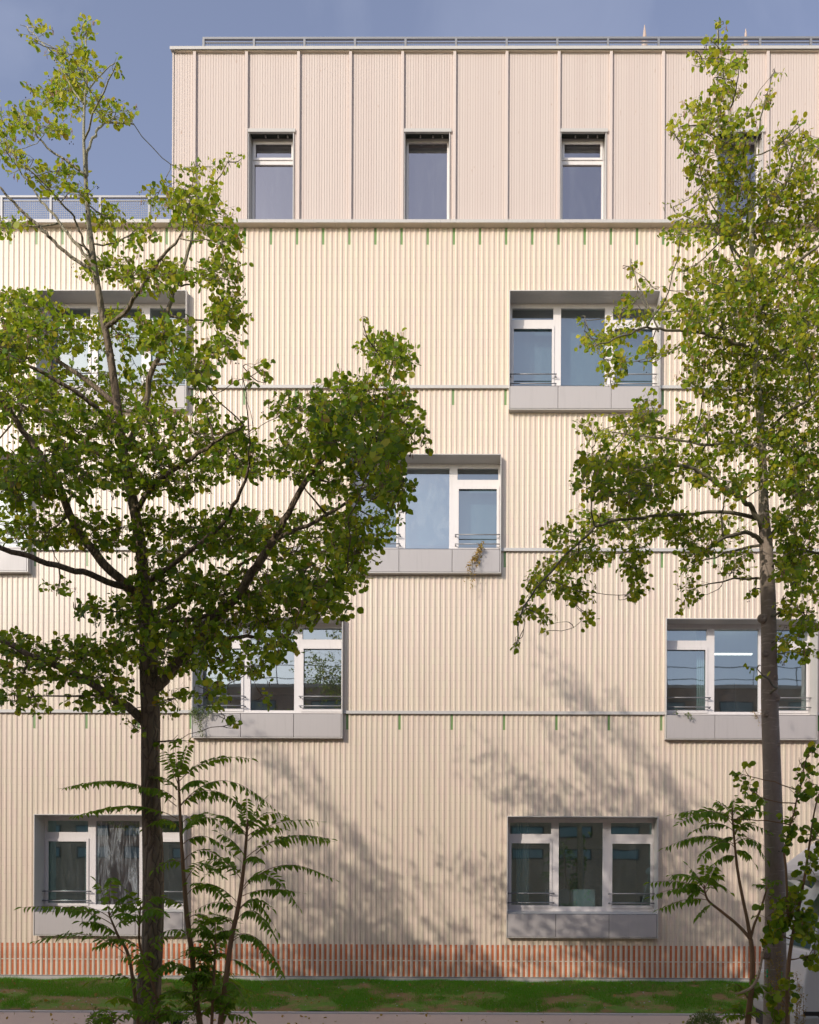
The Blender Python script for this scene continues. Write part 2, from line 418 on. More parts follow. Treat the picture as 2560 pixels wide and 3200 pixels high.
    rm.box(x + rr.uniform(.2, 2.2), x + rr.uniform(2.4, 2.9), yb + 3.9, yb + 4.3, zs - .3, zs + rr.uniform(1.2, 1.9))
    if r == 'r3': rm.box(x - .2, xr + .2, yb + .25, yb + .27, zs + .1, zt + .1)     # lowered blinds
    if (r, x) == ('r4', -3.128): rm.box(x - .2, xr + .2, yb + .25, yb + .27, zs + .35, zt + .1)
    rm.build('room_interior', [M['room'], M['roomfloor'], M['blind']], W)
    if r in ('r5', 'r6', 'r4'):
        for q in range(rr.choice((1, 2))):           # pleated curtains pushed aside
            cx = x + rr.choice((.35, .95, 1.5, 2.1, 2.75, 3.05)); cw = rr.uniform(.22, .42); cu = MB(); n = 14
            for k in range(n):
                xa, xb = cx + cw * k / n - cw / 2, cx + cw * (k + 1) / n - cw / 2; ya, yb2 = yb + .16 + .03 * (k % 2), yb + .16 + .03 * ((k + 1) % 2)
                cu.quad((xa, ya, zs + .05), (xb, yb2, zs + .05), (xb, yb2, zt + .1), (xa, ya, zt + .1))
            cu.build('curtain', M['curtain_c'], W)
    return W
W_ = [box_window(r, x, i) for i, (r, x) in enumerate(wins)]
# ceiling tube light seen through the row-five window on the right
M['lit'] = mat('lit_tube', (.9, .9, .85)); e_ = M['lit'].node_tree.nodes['Principled BSDF']; e_.inputs['Emission Color'].default_value = (1, .93, .8, 1); e_.inputs['Emission Strength'].default_value = 2.2
mb = MB(); p = at(2190, 2043, 19.6); q = at(2352, 2043, 19.6); mb.box(p.x, q.x, 19.6, 19.68, p.z - .012, p.z + .018); mb.build('ceiling_light', M['lit'], W_[7])

# cornice at the foot of the timber storey (a wrap of folded metal with joints)
mb = MB()
cz1, cz0 = Z(14.19), Z(14.112)
xx = WX0 - .1; 
while xx < WX1 + .1:
    x2 = min(xx + 2.3, WX1 + .1)
    mb.mi = 0; mb.box(xx + .001, x2 - .001, WY - .155, WY + .6, cz0 + .004, cz1)
    mb.mi = 1; mb.quad((xx + .002, WY - .1545, cz0 + .001), (x2 - .002, WY - .1545, cz0 + .001), (x2 - .002, WY + .05, cz0 - .004), (xx + .002, WY + .05, cz0 - .004))
    xx = x2
mb.build('cornice', [M['metal'], M['soffit']], B, bevel=.006)

# timber storey
UX0, UX1, UY = -7.15, WX1, WY + .1
UZ0, UZ1 = Z(14.15), Z(18.06)
up_open = []                                    # openings between fins: (x0, x1)
for k in (-4, -1, 2, 5, 8):
    c = X0 + k * 1.15; up_open.append((c + .035, c + 1.15 - .095, k))
OT = Z(16.36)                                   # top of the upper openings
mb = MB()
bx = UX0 + .02
bw = .0575
nb = int((UX1 - bx) / bw)
base_shift = (X0 - bx) % bw
xs = [bx] + [bx + base_shift + i * bw for i in range(nb + 1)]
for a, b in zip(xs[:-1], xs[1:]):
    if b - a < .006 or b > UX1: continue
    mid = (a + b) / 2; z0 = UZ0
    for o0, o1, k in up_open:
        if o0 < mid < o1: z0 = OT
    j = random.uniform(-.0015, .0015)
    mb.box(a + .0028, b - .0028, UY + j, UY + .02, z0, UZ1)
mb.build('timber_boards', M['wood'], B)
mb = MB(); 
M['groove'] = mat('board_gap', (.32, .20, .17), .9)
prev = UX0 + .01
for o0, o1, k in up_open:
    mb.box(prev, o0, UY + .014, UY + .08, UZ0, UZ1 - .01); mb.box(o0, o1, UY + .014, UY + .08, OT, UZ1 - .01); prev = o1
mb.box(prev, UX1, UY + .014, UY + .08, UZ0, UZ1 - .01)
mb.build('board_backing', M['groove'], B)
mb = MB(); mb.box(UX0, UX0 + .08, UY + .022, 29, UZ0 + .05, UZ1 - .004); mb.box(UX0 + .08, UX1, 28.9, 29, UZ0 + .05, UZ1 - .004); mb.box(UX0 + .08, UX1, UY + .1, 28.9, UZ1 - .1, UZ1 - .006)
mb.box(UX1 - .08, UX1, UY + .09, 28.9, UZ0 + .05, UZ1 - .1)
mb.build('penthouse_shell', M['wood'], B)
mb = MB(); mb.box(UX0 - .012, UX0 + .018, UY - .02, UY + .03, UZ0, UZ1); mb.build('corner_trim', M['wood'], B)
for k in range(-5, 12):
    c = X0 + k * 1.15
    mb = MB(); mb.box(c - .032, c + .032, UY - .052, UY + .016, UZ0, UZ1 - .003); mb.build('timber_fin', M['wood'], B, bevel=.003)
# upper windows
for o0, o1, k in up_open:
    zt = OT; mb = MB(); yf = UY + .2
    mb.mi = 1
    mb.box(o0 + .004, o0 + .022, UY - .03, yf, UZ0, zt); mb.box(o1 - .022, o1 - .004, UY - .03, yf, UZ0, zt)        # metal reveals
    mb.box(o0 - .012, o1 + .03, UY - .045, UY + .012, zt - .075, zt - .002)                                            # lintel angle
    mb.mi = 2
    mb.box(o0 + .022, o1 - .022, UY + .08, yf + .1, zt - .012, zt + .03)                                             # open blind casing
    mb.mi = 0
    a, b = o0 + .03, o1 - .03; ft = zt - .013
    mb.box(a, b, yf, yf + .06, ft - .085, ft); mb.box(a, a + .05, yf, yf + .06, UZ0, ft - .085); mb.box(b - .05, b, yf, yf + .06, UZ0, ft - .085)
    two = k in (-4, 2, 8)
    if two: mb.box(a + .05, b - .05, yf, yf + .06, ft - .58, ft - .44)
    W = mb.build('window', [M['frame'], M['metal'], M['dark']], B)
    if two:
        s = MB(); c0, c1, d0, d1 = a + .03, b - .03, ft - .49, ft - .09; e = .05
        s.box(c0, c1, yf - .02, yf - .003, d1 - e, d1); s.box(c0, c1, yf - .02, yf - .003, d0, d0 + e); s.box(c0, c0 + e, yf - .02, yf - .003, d0 + e, d1 - e); s.box(c1 - e, c1, yf - .02, yf - .003, d0 + e, d1 - e)
        s.build('casement', M['frame'], W)
        pane(a + .05, b - .05, ft - .44, ft - .085, W, M['glass_up'], yf + .03); pane(a + .05, b - .05, UZ0, ft - .58, W, M['glass_up'], yf + .03)
    else: pane(a + .05, b - .05, UZ0, ft - .085, W, M['glass_up'], yf + .03)
    for xx in (.33, .62, .84):
        s = MB(); s.box(a + xx * (b - a) - .012, a + xx * (b - a) + .015, yf - .09, yf - .05, zt - .05, zt - .012); s.build('blind_bracket', M['metal'], W)
    rm = MB(); room(rm, o0 - .05, o1 + .05, UZ0 + .03, zt + .1, yf + .1, 3)
    rm.mi = 2; rm.box(o0, o1, yf + .35, yf + .37, UZ0 + .55, UZ0 + .63)
    rm.build('room_interior', [M['room'], M['roomfloor'], M['blind']], W)
# coping
mb = MB(); mb.box(UX0 - .045, UX1, UY - .075, WY + 1.3, Z(18.09), Z(18.14)); mb.box(UX0 - .05, UX1, UY - .082, UY - .0755, Z(18.075), Z(18.143))
mb.build('roof_coping', M['metal'], B, bevel=.003)
mb = MB(); mb.box(UX0 + .05, UX1, UY - .05, UY + .012, Z(18.062), Z(18.088)); mb.build('eave_strip', M['soffit'], B)
def railing(x0, x1, y, z0, z1, xa, step=1.15):
    R = MB(); R.box(x0, x1, y - .025, y + .025, z1 - .045, z1); R.box(x0, x1, y - .012, y + .012, z0 + .1, z0 + .13)
    o = R.build('roof_railing', M['steel'], B)
    k = math.ceil((x0 - xa) / step); 
    while xa + k * step <= x1 + .01:
        c = xa + k * step; p = MB(); p.box(c - .025, c + .025, y - .03, y + .03, z0, z1 - .046); p.build('railing_post', M['steel'], o); k += 1
    g = MB(); s = .05
    n = int((x1 - x0) / s)
    for i in range(n + 1): g.box(x0 + i * s - .0028, x0 + i * s + .0028, y - .004, y + .004, z0 + .13, z1 - .1)
    zz = z0 + .14
    while zz < z1 - .09: g.box(x0, x1, y - .0092, y - .0042, zz - .0028, zz + .0028); zz += s
    g.box(x0, x1, y - .012, y + .012, z1 - .115, z1 - .1)
    g.build('mesh_infill', M['steel'], o)
    return o
railing(X0 - 5 * 1.15 - .02, UX1, 18.63, Z(18.06), Z(18.94), X0)
railing(WX0, UX0 - .1, 19.05, Z(14.2), Z(15.68), X0 - 6 * 1.15 - .25)

# ------------------------------------------------------------------ leaves
ALDER = np.array([(0, 0, 0), (.12, .30, .03), (.42, .46, .06), (.78, .36, .04), (.97, 0, -.05), (.78, -.36, .04), (.42, -.46, .06), (.12, -.30, .03)], float)
POINT = np.array([(0, 0, 0), (.10, .17, .02), (.30, .23, .03), (.62, .15, .0), (1, 0, -.12), (.62, -.15, .0), (.30, -.23, .03), (.10, -.17, .02)], float)
class Leaves:
    def __init__(s, shape): s.sh = shape; s.p = []; s.d = []; s.n = []; s.l = []; s.t = []
    def add(s, p, d, n, l, t): s.p.append(tuple(p)); s.d.append(tuple(d)); s.n.append(tuple(n)); s.l.append(l); s.t.append(t)
    def build(s, name, m, parent):
        P = np.array(s.p); D = np.array(s.d); Nn = np.array(s.n); L = np.array(s.l); T = np.array(s.t); n = len(P)
        D /= np.linalg.norm(D, axis=1)[:, None] + 1e-9
        Nn -= D * (Nn * D).sum(1)[:, None]; Nn /= np.linalg.norm(Nn, axis=1)[:, None] + 1e-9
        U = np.cross(Nn, D)
        sh = np.repeat(s.sh[None], n, 0).copy()
        sh[:, :, 1] *= RS.uniform(.8, 1.15, (n, 1)); sh[:, :, 2] *= RS.uniform(-.6, 3.2, (n, 1))
        sh[:, 1:, :2] += RS.normal(0, .02, (n, 7, 2))
        V = P[:, None] + L[:, None, None] * (sh[:, :, 0:1] * D[:, None] + sh[:, :, 1:2] * U[:, None] + sh[:, :, 2:3] * Nn[:, None])
        V = V.reshape(-1, 3)
        me = bpy.data.meshes.new(name); me.vertices.add(len(V)); me.vertices.foreach_set('co', V.ravel())
        fl = np.array([0, 1, 2, 3, 4, 0, 4, 5, 6, 7]); loops = (np.arange(n)[:, None] * 8 + fl[None]).ravel()
        me.loops.add(len(loops)); me.loops.foreach_set('vertex_index', loops.astype(np.int32))
        me.polygons.add(2 * n); me.polygons.foreach_set('loop_start', (np.arange(2 * n) * 5).astype(np.int32)); me.polygons.foreach_set('loop_total', np.full(2 * n, 5, np.int32))
        me.update(calc_edges=True); me.validate()
        a = me.attributes.new('tint', 'FLOAT', 'POINT'); a.data.foreach_set('value', np.repeat(T, 8).astype(np.float32))
        me.materials.append(m); o = bpy.data.objects.new(name, me); col.objects.link(o)
        if parent: o.parent = parent
        return o
def rv(s=1):
    v = Vector((random.gauss(0, 1), random.gauss(0, 1), random.gauss(0, 1))); return v.normalized() * s
# ------------------------------------------------------------------ ground
def ground():
    mb = MB(); mb.box(-400, 400, -300, 600, -.6, -.02); g = mb.build('ground', M['earth']); tag(g, kind='structure')
m = mat('earth', (.16, .10, .06), .95); g = N(m)
n1 = g.noise(g.obj(), 6, 8, .7); n2 = g.noise(g.obj(), 55, 4, .7)
c = g.mix(g.ramp(n1, [(.3, (0, 0, 0)), (.7, (1, 1, 1))]), (.24, .145, .06), (.34, .21, .09))
c = g.mix(g.ramp(n2, [(.66, (0, 0, 0)), (.70, (1, 1, 1))]), c, (.38, .30, .22))
gp = g.noise(g.obj((.5, 1, 1)), 2.6, 9, .75)
c = g.mix(g.ramp(gp, [(.44, (0, 0, 0)), (.58, (.75, .75, .75))]), c, (.08, .28, .01))
g.l(c, g.b.inputs['Base Color']); g.bump(g.math('ADD', n1, g.math('MULTIPLY', n2, .4)), .8, .05)
M['earth'] = m
m = mat('asphalt', (.40, .34, .31), .85); g = N(m)
n1 = g.noise(g.obj(), 90, 4, .8); n2 = g.noise(g.obj((.4, 1, 1)), 1.1, 5, .6)
c = g.mix(n2, (.60, .46, .38), (.50, .38, .31)); c = g.mix(g.ramp(n1, [(.45, (0, 0, 0)), (.75, (.8, .8, .8))]), c, (.66, .54, .47))
g.l(c, g.b.inputs['Base Color']); g.bump(n1, .5, .01); M['asphalt'] = m
ground()
mb = MB(); mb.box(-60, 60, 11.6, 15.88, -.02, 0); tag(mb.build('road', M['asphalt']), kind='structure')
mb = MB(); mb.box(-60, 60, -.69, 7.3, -.02, .0); mb.box(-60, 60, 11.44, 11.595, -.02, .1); tag(mb.build('bounce_pavement', M['concrete']), kind='structure')  # unseen pale slab, added to bounce light back onto the lower wall
mb = MB(); 
x = -30.
while x < 30: mb.box(x + .003, x + .997, 15.88, 15.98, -.02, .028); x += 1
tag(mb.build('kerb', M['concrete'], bevel=.006), kind='structure')
# grass bank: from the kerb up to the plinth
def bank_z(x, y):
    t = (y - 15.98) / (WY - .05 - 15.98); t = min(max(t, 0), 1)
    return .02 + .355 * (t ** .8) + .018 * math.sin(x * 1.7 + y * 3) * math.sin(x * .63 + 1) + .012 * math.sin(x * 4.1 + y * 5.3)
mb = MB(); nx, ny = 300, 26; X_ = [-15 + 28 * i / nx for i in range(nx + 1)]; Y_ = [15.981 + (WY - .052 - 15.981) * j / ny for j in range(ny + 1)]
for y in Y_:
    for x in X_: mb.v.append((x, y, bank_z(x, y) + random.uniform(-.004, .004)))
for j in range(ny):
    for i in range(nx):
        a = j * (nx + 1) + i; mb.f.append((a, a + 1, a + nx + 2, a + nx + 1)); mb.m.append(0)
tag(mb.build('grass_bank', M['earth'], smooth=True), kind='structure')
# grass blades in patches
from mathutils import noise as mn
def blades():
    vs, fs, ti = [], [], []
    m = leafmat('grass_blade', [(0, (.07, .32, .01)), (.6, (.12, .50, .02)), (1, (.30, .48, .04))], .3)
    n = 0
    while n < 150000:
        x = random.uniform(-11.6, 8.0); y = 15.99 + (WY - .06 - 15.99) * random.random()
        p = mn.noise(Vector((x * .9, y * 1.5, 0))) + .55 * mn.noise(Vector((x * 3.1, y * 3.7, 4)))
        t = (y - 16) / 2.0
        if p + (t - .36) * 1.0 + random.uniform(-.16, .16) < -.06: 
            if random.random() > .04: continue
        z = bank_z(x, y) - .004; h = random.uniform(.025, .07) * (1 + .6 * max(0, p)); a = random.uniform(0, 6.28); wd = .0028
        dx, dy = math.cos(a), math.sin(a); b = random.uniform(0, .7) * h; c = random.uniform(0, 6.28)
        i = len(vs)
        vs += [(x - dx * wd, y - dy * wd, z), (x + dx * wd, y + dy * wd, z), (x + math.cos(c) * b, y + math.sin(c) * b, z + h)]
        fs.append((i, i + 1, i + 2)); q = random.random(); ti += [q] * 3; n += 1
    me = bpy.data.meshes.new('grass'); me.from_pydata(vs, [], fs); at_ = me.attributes.new('tint', 'FLOAT', 'POINT'); at_.data.foreach_set('value', ti); me.materials.append(m)
    o = bpy.data.objects.new('grass', me); col.objects.link(o)
    tag(o, 'short patchy green grass growing on the earth bank below the wall', 'grass', kind='stuff')
blades()
lv = Leaves(ALDER)
for i in range(420):
    x = random.uniform(-11.5, 8); y = random.uniform(14.6, 17.9)
    if 15.86 < y < 16.0: continue
    z = bank_z(x, y) + .03 if y > 16 else .006
    lv.add((x, y, z), rv() * 1.0 + Vector((0, 0, .1)), Vector((0, 0, 1)) + rv(.5), random.uniform(.04, .075), random.random())
tag(lv.build('fallen_leaves', M['leaf_dry'], None), 'yellow-brown fallen leaves strewn over the bank and the road edge', 'leaves', kind='stuff')
mb = MB()
for i in range(500):
    x = random.uniform(-11.5, 8); y = random.uniform(16, 17.9); r = random.choice([.006, .008, .012, .018]); mb.sphere((x, y, bank_z(x, y) + r * .3), r, 6, 4, .6)
tag(mb.build('pebbles', M['concrete']), 'small pale stones scattered over the earth bank', 'pebbles', kind='stuff')

def smooth_path(pts, sub=4):
    """Catmull-Rom through (Vector, radius) pairs"""
    out = []
    n = len(pts)
    for i in range(n - 1):
        p0, p1, p2, p3 = pts[max(i - 1, 0)], pts[i], pts[i + 1], pts[min(i + 2, n - 1)]
        for k in range(sub):
            t = k / sub; t2, t3 = t * t, t * t * t
            v = .5 * ((2 * p1[0]) + (p2[0] - p0[0]) * t + (2 * p0[0] - 5 * p1[0] + 4 * p2[0] - p3[0]) * t2 + (3 * p1[0] - p0[0] - 3 * p2[0] + p3[0]) * t3)
            out.append((v, p1[1] + (p2[1] - p1[1]) * t))
    out.append(pts[-1]); return out

class Tree:
    def __init__(s, name, D, label, bark_low, bark_up, cat='tree', group=None):
        s.D = D; s.root = empty(name, at(*label[1], D) if False else (0, 0, 0)); tag(s.root, label[0], cat, group)
        s.trunk = MB(); s.br = MB(); s.tw = MB(); s.nodes = []; s.nr = []; s.lv = Leaves(ALDER); s.cone = MB(); s.cat = MB(); s.bl = bark_low; s.bu = bark_up
    def limb(s, pts, spread=0, trunk=False, dz=0, n=9, r_end=None):
        """pts: photo px, py, radius in px; spread: metres of depth gained towards the tip"""
        k = len(pts); P = []
        for i, (x, y, r) in enumerate(pts):
            t = i / max(1, k - 1); P.append((at(x, y, s.D + dz + spread * t), r / F * s.D))
        sp = smooth_path(P, 5 if trunk else 4)
        if not trunk:
            sp = [(v + rv(.012), r) for v, r in sp]
        (s.trunk if trunk else s.br).tube([v for v, r in sp], [r for v, r in sp], 28 if trunk else n)
        for v, r in sp: s.nodes.append(v); s.nr.append(r)
        return sp
    def near(s, p):
        A = np.array([tuple(v) for v in s.nodes]); d = A - np.array(tuple(p)); 
        dd = (d ** 2).sum(1) + np.where(d[:, 2] > 0, 2.0, 0) * np.abs(d[:, 2])        # prefer to come from below
        i = int(dd.argmin()); j = int((d ** 2).sum(1).argmin())
        return j if (d[i] ** 2).sum() > .8 and (d[i] ** 2).sum() > 2.0 * (d[j] ** 2).sum() else i
    def wiggle(s, a, b, ra, rb, bow=.12, n=6, jit=.03):
        L = (b - a).length; side = rv(L * bow) + Vector((0, 0, -L * .04)); out = []
        for i in range(n + 1):
            t = i / n; out.append((a.lerp(b, t) + side * math.sin(math.pi * t) + rv(jit * L * .5) * (0 if i in (0, n) else 1), ra + (rb - ra) * t))
        return out
    def blob(s, x, y, rx, ry, dens=1., depth=None, thick=.9, leaf=.078, tint=.4, per=230., twig=.28, nsub=None):
        """a foliage mass: x,y,rx,ry in photo px"""
        sc = s.D / F
        dz0 = random.gauss(0, thick * .75) if depth is None else depth
        c = at(x, y, s.D + dz0)
        i = s.near(c); L = (s.nodes[i] - c).length
        ra = min(s.nr[i] * .7, .006 + .010 * L)
        pth = s.wiggle(s.nodes[i], c, ra, .004, .10, 7)
        s.br.tube([v for v, r in pth], [r for v, r in pth], 6)
        ids = []
        for v, r in pth[3:]: s.nodes.append(v); s.nr.append(r); ids.append(v)
        # secondary sprays
        k = nsub or max(2, int(rx * ry / 900)); sec = list(ids)
        for q in range(k):
            a = random.uniform(0, 6.283); rr = math.sqrt(random.random()) * .85
            e = at(x + rx * rr * math.cos(a), y + ry * rr * math.sin(a), s.D + dz0 + random.gauss(0, thick * .45))
            st = min(ids, key=lambda v: (v - e).length + random.random() * .1)
            pt = s.wiggle(st, e, .0055, .0022, .12, 5)
            s.tw.tube([v for v, r in pt], [r for v, r in pt], 4, False); sec += [v for v, r in pt[1:]]
        nl = math.pi * rx * ry / per * dens; nt_ = max(2, int((2.75 if y > 900 else 2.4) * nl / 4.2))
        SA = np.array([tuple(v) for v in sec])
        for q in range(nt_):
            a = random.uniform(0, 6.283); rr = math.sqrt(random.random()) * (1.0 if random.random() < .85 else 1.25)
            e = at(x + rx * rr * math.cos(a), y + ry * rr * math.sin(a), s.D + dz0 + random.gauss(0, thick * .5))
            j = int(((SA - np.array(tuple(e))) ** 2).sum(1).argmin()); st = Vector(SA[j]); d = e - st
            if d.length > twig * 1.6: st = e - d.normalized() * twig * random.uniform(.7, 1.2)
            if d.length < .05: d = rv(.1); e = st + d
            pt = [(st, .0022), (st.lerp(e, .5) + rv(.012), .0018), (e, .0012)]
            s.tw.tube([v for v, r in pt], [r for v, r in pt], 3, False)
            dn = (e - st).normalized(); m = random.choice((3, 4, 4, 5, 6))
            for g in range(m):
                t = (g + 1) / m; b = st.lerp(e, .15 + .85 * t) + rv(.01)
                side = dn.cross(rv()).normalized(); ld = (dn * random.uniform(.1, .9) + side * random.uniform(.5, 1) + Vector((0, 0, random.uniform(-.9, .15)))).normalized()
                nn = rv(.75) + Vector((-.35, -.55, .55)); b2 = b + ld * .012
                tt = min(.92, max(0, random.gauss(tint, .26))); 
                if random.random() < .035: tt = random.uniform(.88, 1)
                s.lv.add(b2, ld, nn, random.gauss(leaf, leaf * .26) * .80, tt)
            if random.random() < .28:          # alder cones and catkins
                b = e + rv(.02)
                for g in range(random.choice((1, 2, 3))):
                    p = b + rv(.022) - Vector((0, 0, .02)); s.cone.tube([p, p + Vector((0, 0, -.006)), p + Vector((0, 0, -.014))], [.003, .0062, .002], 5)
            if random.random() < .22:
                b = e + rv(.02)
                for g in range(random.choice((2, 3, 4))):
                    p = b + rv(.014); l = random.uniform(.025, .055); s.cat.tube([p, p + Vector((random.uniform(-.006, .006), random.uniform(-.006, .006), -l))], .0028, 4)
    def finish(s, leafm):
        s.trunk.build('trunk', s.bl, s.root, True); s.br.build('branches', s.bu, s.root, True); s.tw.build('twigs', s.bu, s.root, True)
        s.lv.build('crown', leafm, s.root)
        if s.cone.v: s.cone.build('cones', M['cone'], s.root)
        if s.cat.v: s.cat.build('catkins', M['catkin'], s.root)
        print(s.root.name, 'leaves', len(s.lv.p))

# ------------------------------------------------------------------ left alder
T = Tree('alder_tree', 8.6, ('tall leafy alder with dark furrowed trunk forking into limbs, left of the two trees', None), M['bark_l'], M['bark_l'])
T.limb([(470, 3560, 55.0), (466, 3420, 48.2), (458, 3300, 43.0), (460, 3180, 39.6), (466, 3080, 36.1), (476, 2950, 31.8), (479, 2800, 31.8), (478, 2660, 31.0), (473, 2520, 28.4), (470, 2380, 27.5), (471, 2250, 28.4), (466, 2130, 27.5), (462, 2010, 24.9), (456, 1900, 21.5), (447, 1790, 18.1), (436, 1680, 16.3), (414, 1560, 15.5), (396, 1470, 14.6), (380, 1379, 13.8), (364, 1245, 12.0), (342, 1097, 11.2), (324, 1005, 10.3), (298, 850, 9.5), (286, 760, 8.2), (276, 680, 6.9), (268, 560, 6.0), (262, 440, 4.3), (264, 330, 3.4), (272, 220, 2.6), (268, 120, 1.7)], trunk=True)
LB = [
 ([(440, 1885, 17), (371, 1808, 14), (282, 1711, 13), (230, 1637, 12), (178, 1512, 11), (96, 1379, 9), (0, 1245, 7), (-110, 1120, 5)], -.9),
 ([(440, 1850, 12), (356, 1822, 10), (260, 1789, 9), (148, 1760, 8), (37, 1722, 7), (-90, 1680, 5)], -1.6),
 ([(455, 2262, 16), (420, 2225, 14), (386, 2201, 13), (312, 2156, 11), (200, 2090, 10), (89, 2045, 9), (0, 1997, 8), (-120, 1940, 6)], -.6),
 ([(490, 2150, 20), (519, 2112, 18), (549, 2075, 17), (616, 2000, 17), (668, 1934, 16), (742, 1860, 14), (801, 1771, 13), (853, 1689, 11), (890, 1622, 9), (942, 1527, 8), (1040, 1390, 6), (1150, 1215, 4), (1202, 1097, 3)], -.5),
 ([(475, 1975, 10), (519, 1949, 8), (600, 1935, 7), (668, 1925, 7)], -.2),
 ([(470, 1930, 9), (556, 1882, 7), (630, 1840, 6), (705, 1800, 5), (790, 1740, 4)], .6),
 ([(364, 1265, 9), (290, 1200, 8), (223, 1156, 7), (148, 1104, 6), (74, 1045, 4), (-20, 990, 3)], .8),
 ([(372, 1340, 9), (300, 1275, 7), (223, 1215, 6), (111, 1156, 5), (20, 1110, 3)], -.7),
 ([(405, 1500, 9), (330, 1430, 7), (208, 1356, 6), (100, 1285, 5), (0, 1223, 4)], .9),
 ([(396, 1400, 10), (445, 1304, 9), (475, 1156, 8), (505, 1097, 7), (519, 1008, 6.5), (542, 911, 6), (579, 815, 5), (610, 690, 4), (623, 564, 2.5)], .4),
 ([(330, 1025, 7), (400, 963, 6), (475, 845, 5), (519, 790, 4), (570, 730, 2.5)], -.5),
 ([(420, 1600, 9), (500, 1500, 7), (600, 1430, 6), (690, 1370, 4), (760, 1330, 3)], -.6),
 ([(455, 1820, 9), (560, 1750, 7), (680, 1650, 6), (740, 1560, 5), (780, 1450, 3)], -1.0),
 ([(853, 1689, 8), (960, 1640, 6), (1080, 1570, 5), (1170, 1500, 3)], .5),
 ([(742, 1860, 8), (860, 1850, 6), (980, 1830, 5), (1090, 1790, 3)], -.6),
 ([(616, 2000, 7), (740, 1990, 6), (850, 2000, 4), (900, 2030, 2)], -.5),
 ([(300, 850, 6), (240, 814, 5.5), (169, 755, 5), (136, 720, 5), (81, 668, 4.5), (42, 629, 4), (0, 586, 3)], -.3),
 ([(292, 830, 6), (270, 800, 5), (227, 749, 5), (195, 707, 4.5), (162, 664, 4), (130, 629, 3.5), (70, 545, 2.5)], .4),
 ([(290, 810, 4), (262, 760, 3.5), (240, 703, 3), (222, 668, 3), (160, 600, 2.2), (110, 560, 1.6)], -.5),
 ([(268, 560, 4.5), (275, 475, 4), (297, 423, 3.5), (326, 386, 3), (386, 382, 2.5), (420, 388, 2)], .3),
 ([(268, 560, 4), (252, 534, 3.5), (148, 460, 3), (96, 400, 2.5), (40, 360, 2)], -.3),
 ([(263, 330, 3), (200, 230, 2.2), (130, 130, 1.8), (85, 85, 1.4)], .2),
 ([(268, 300, 2.4), (320, 230, 1.8), (365, 190, 1.2)], .1),
]
for pts, sp in LB: T.limb(pts, sp)
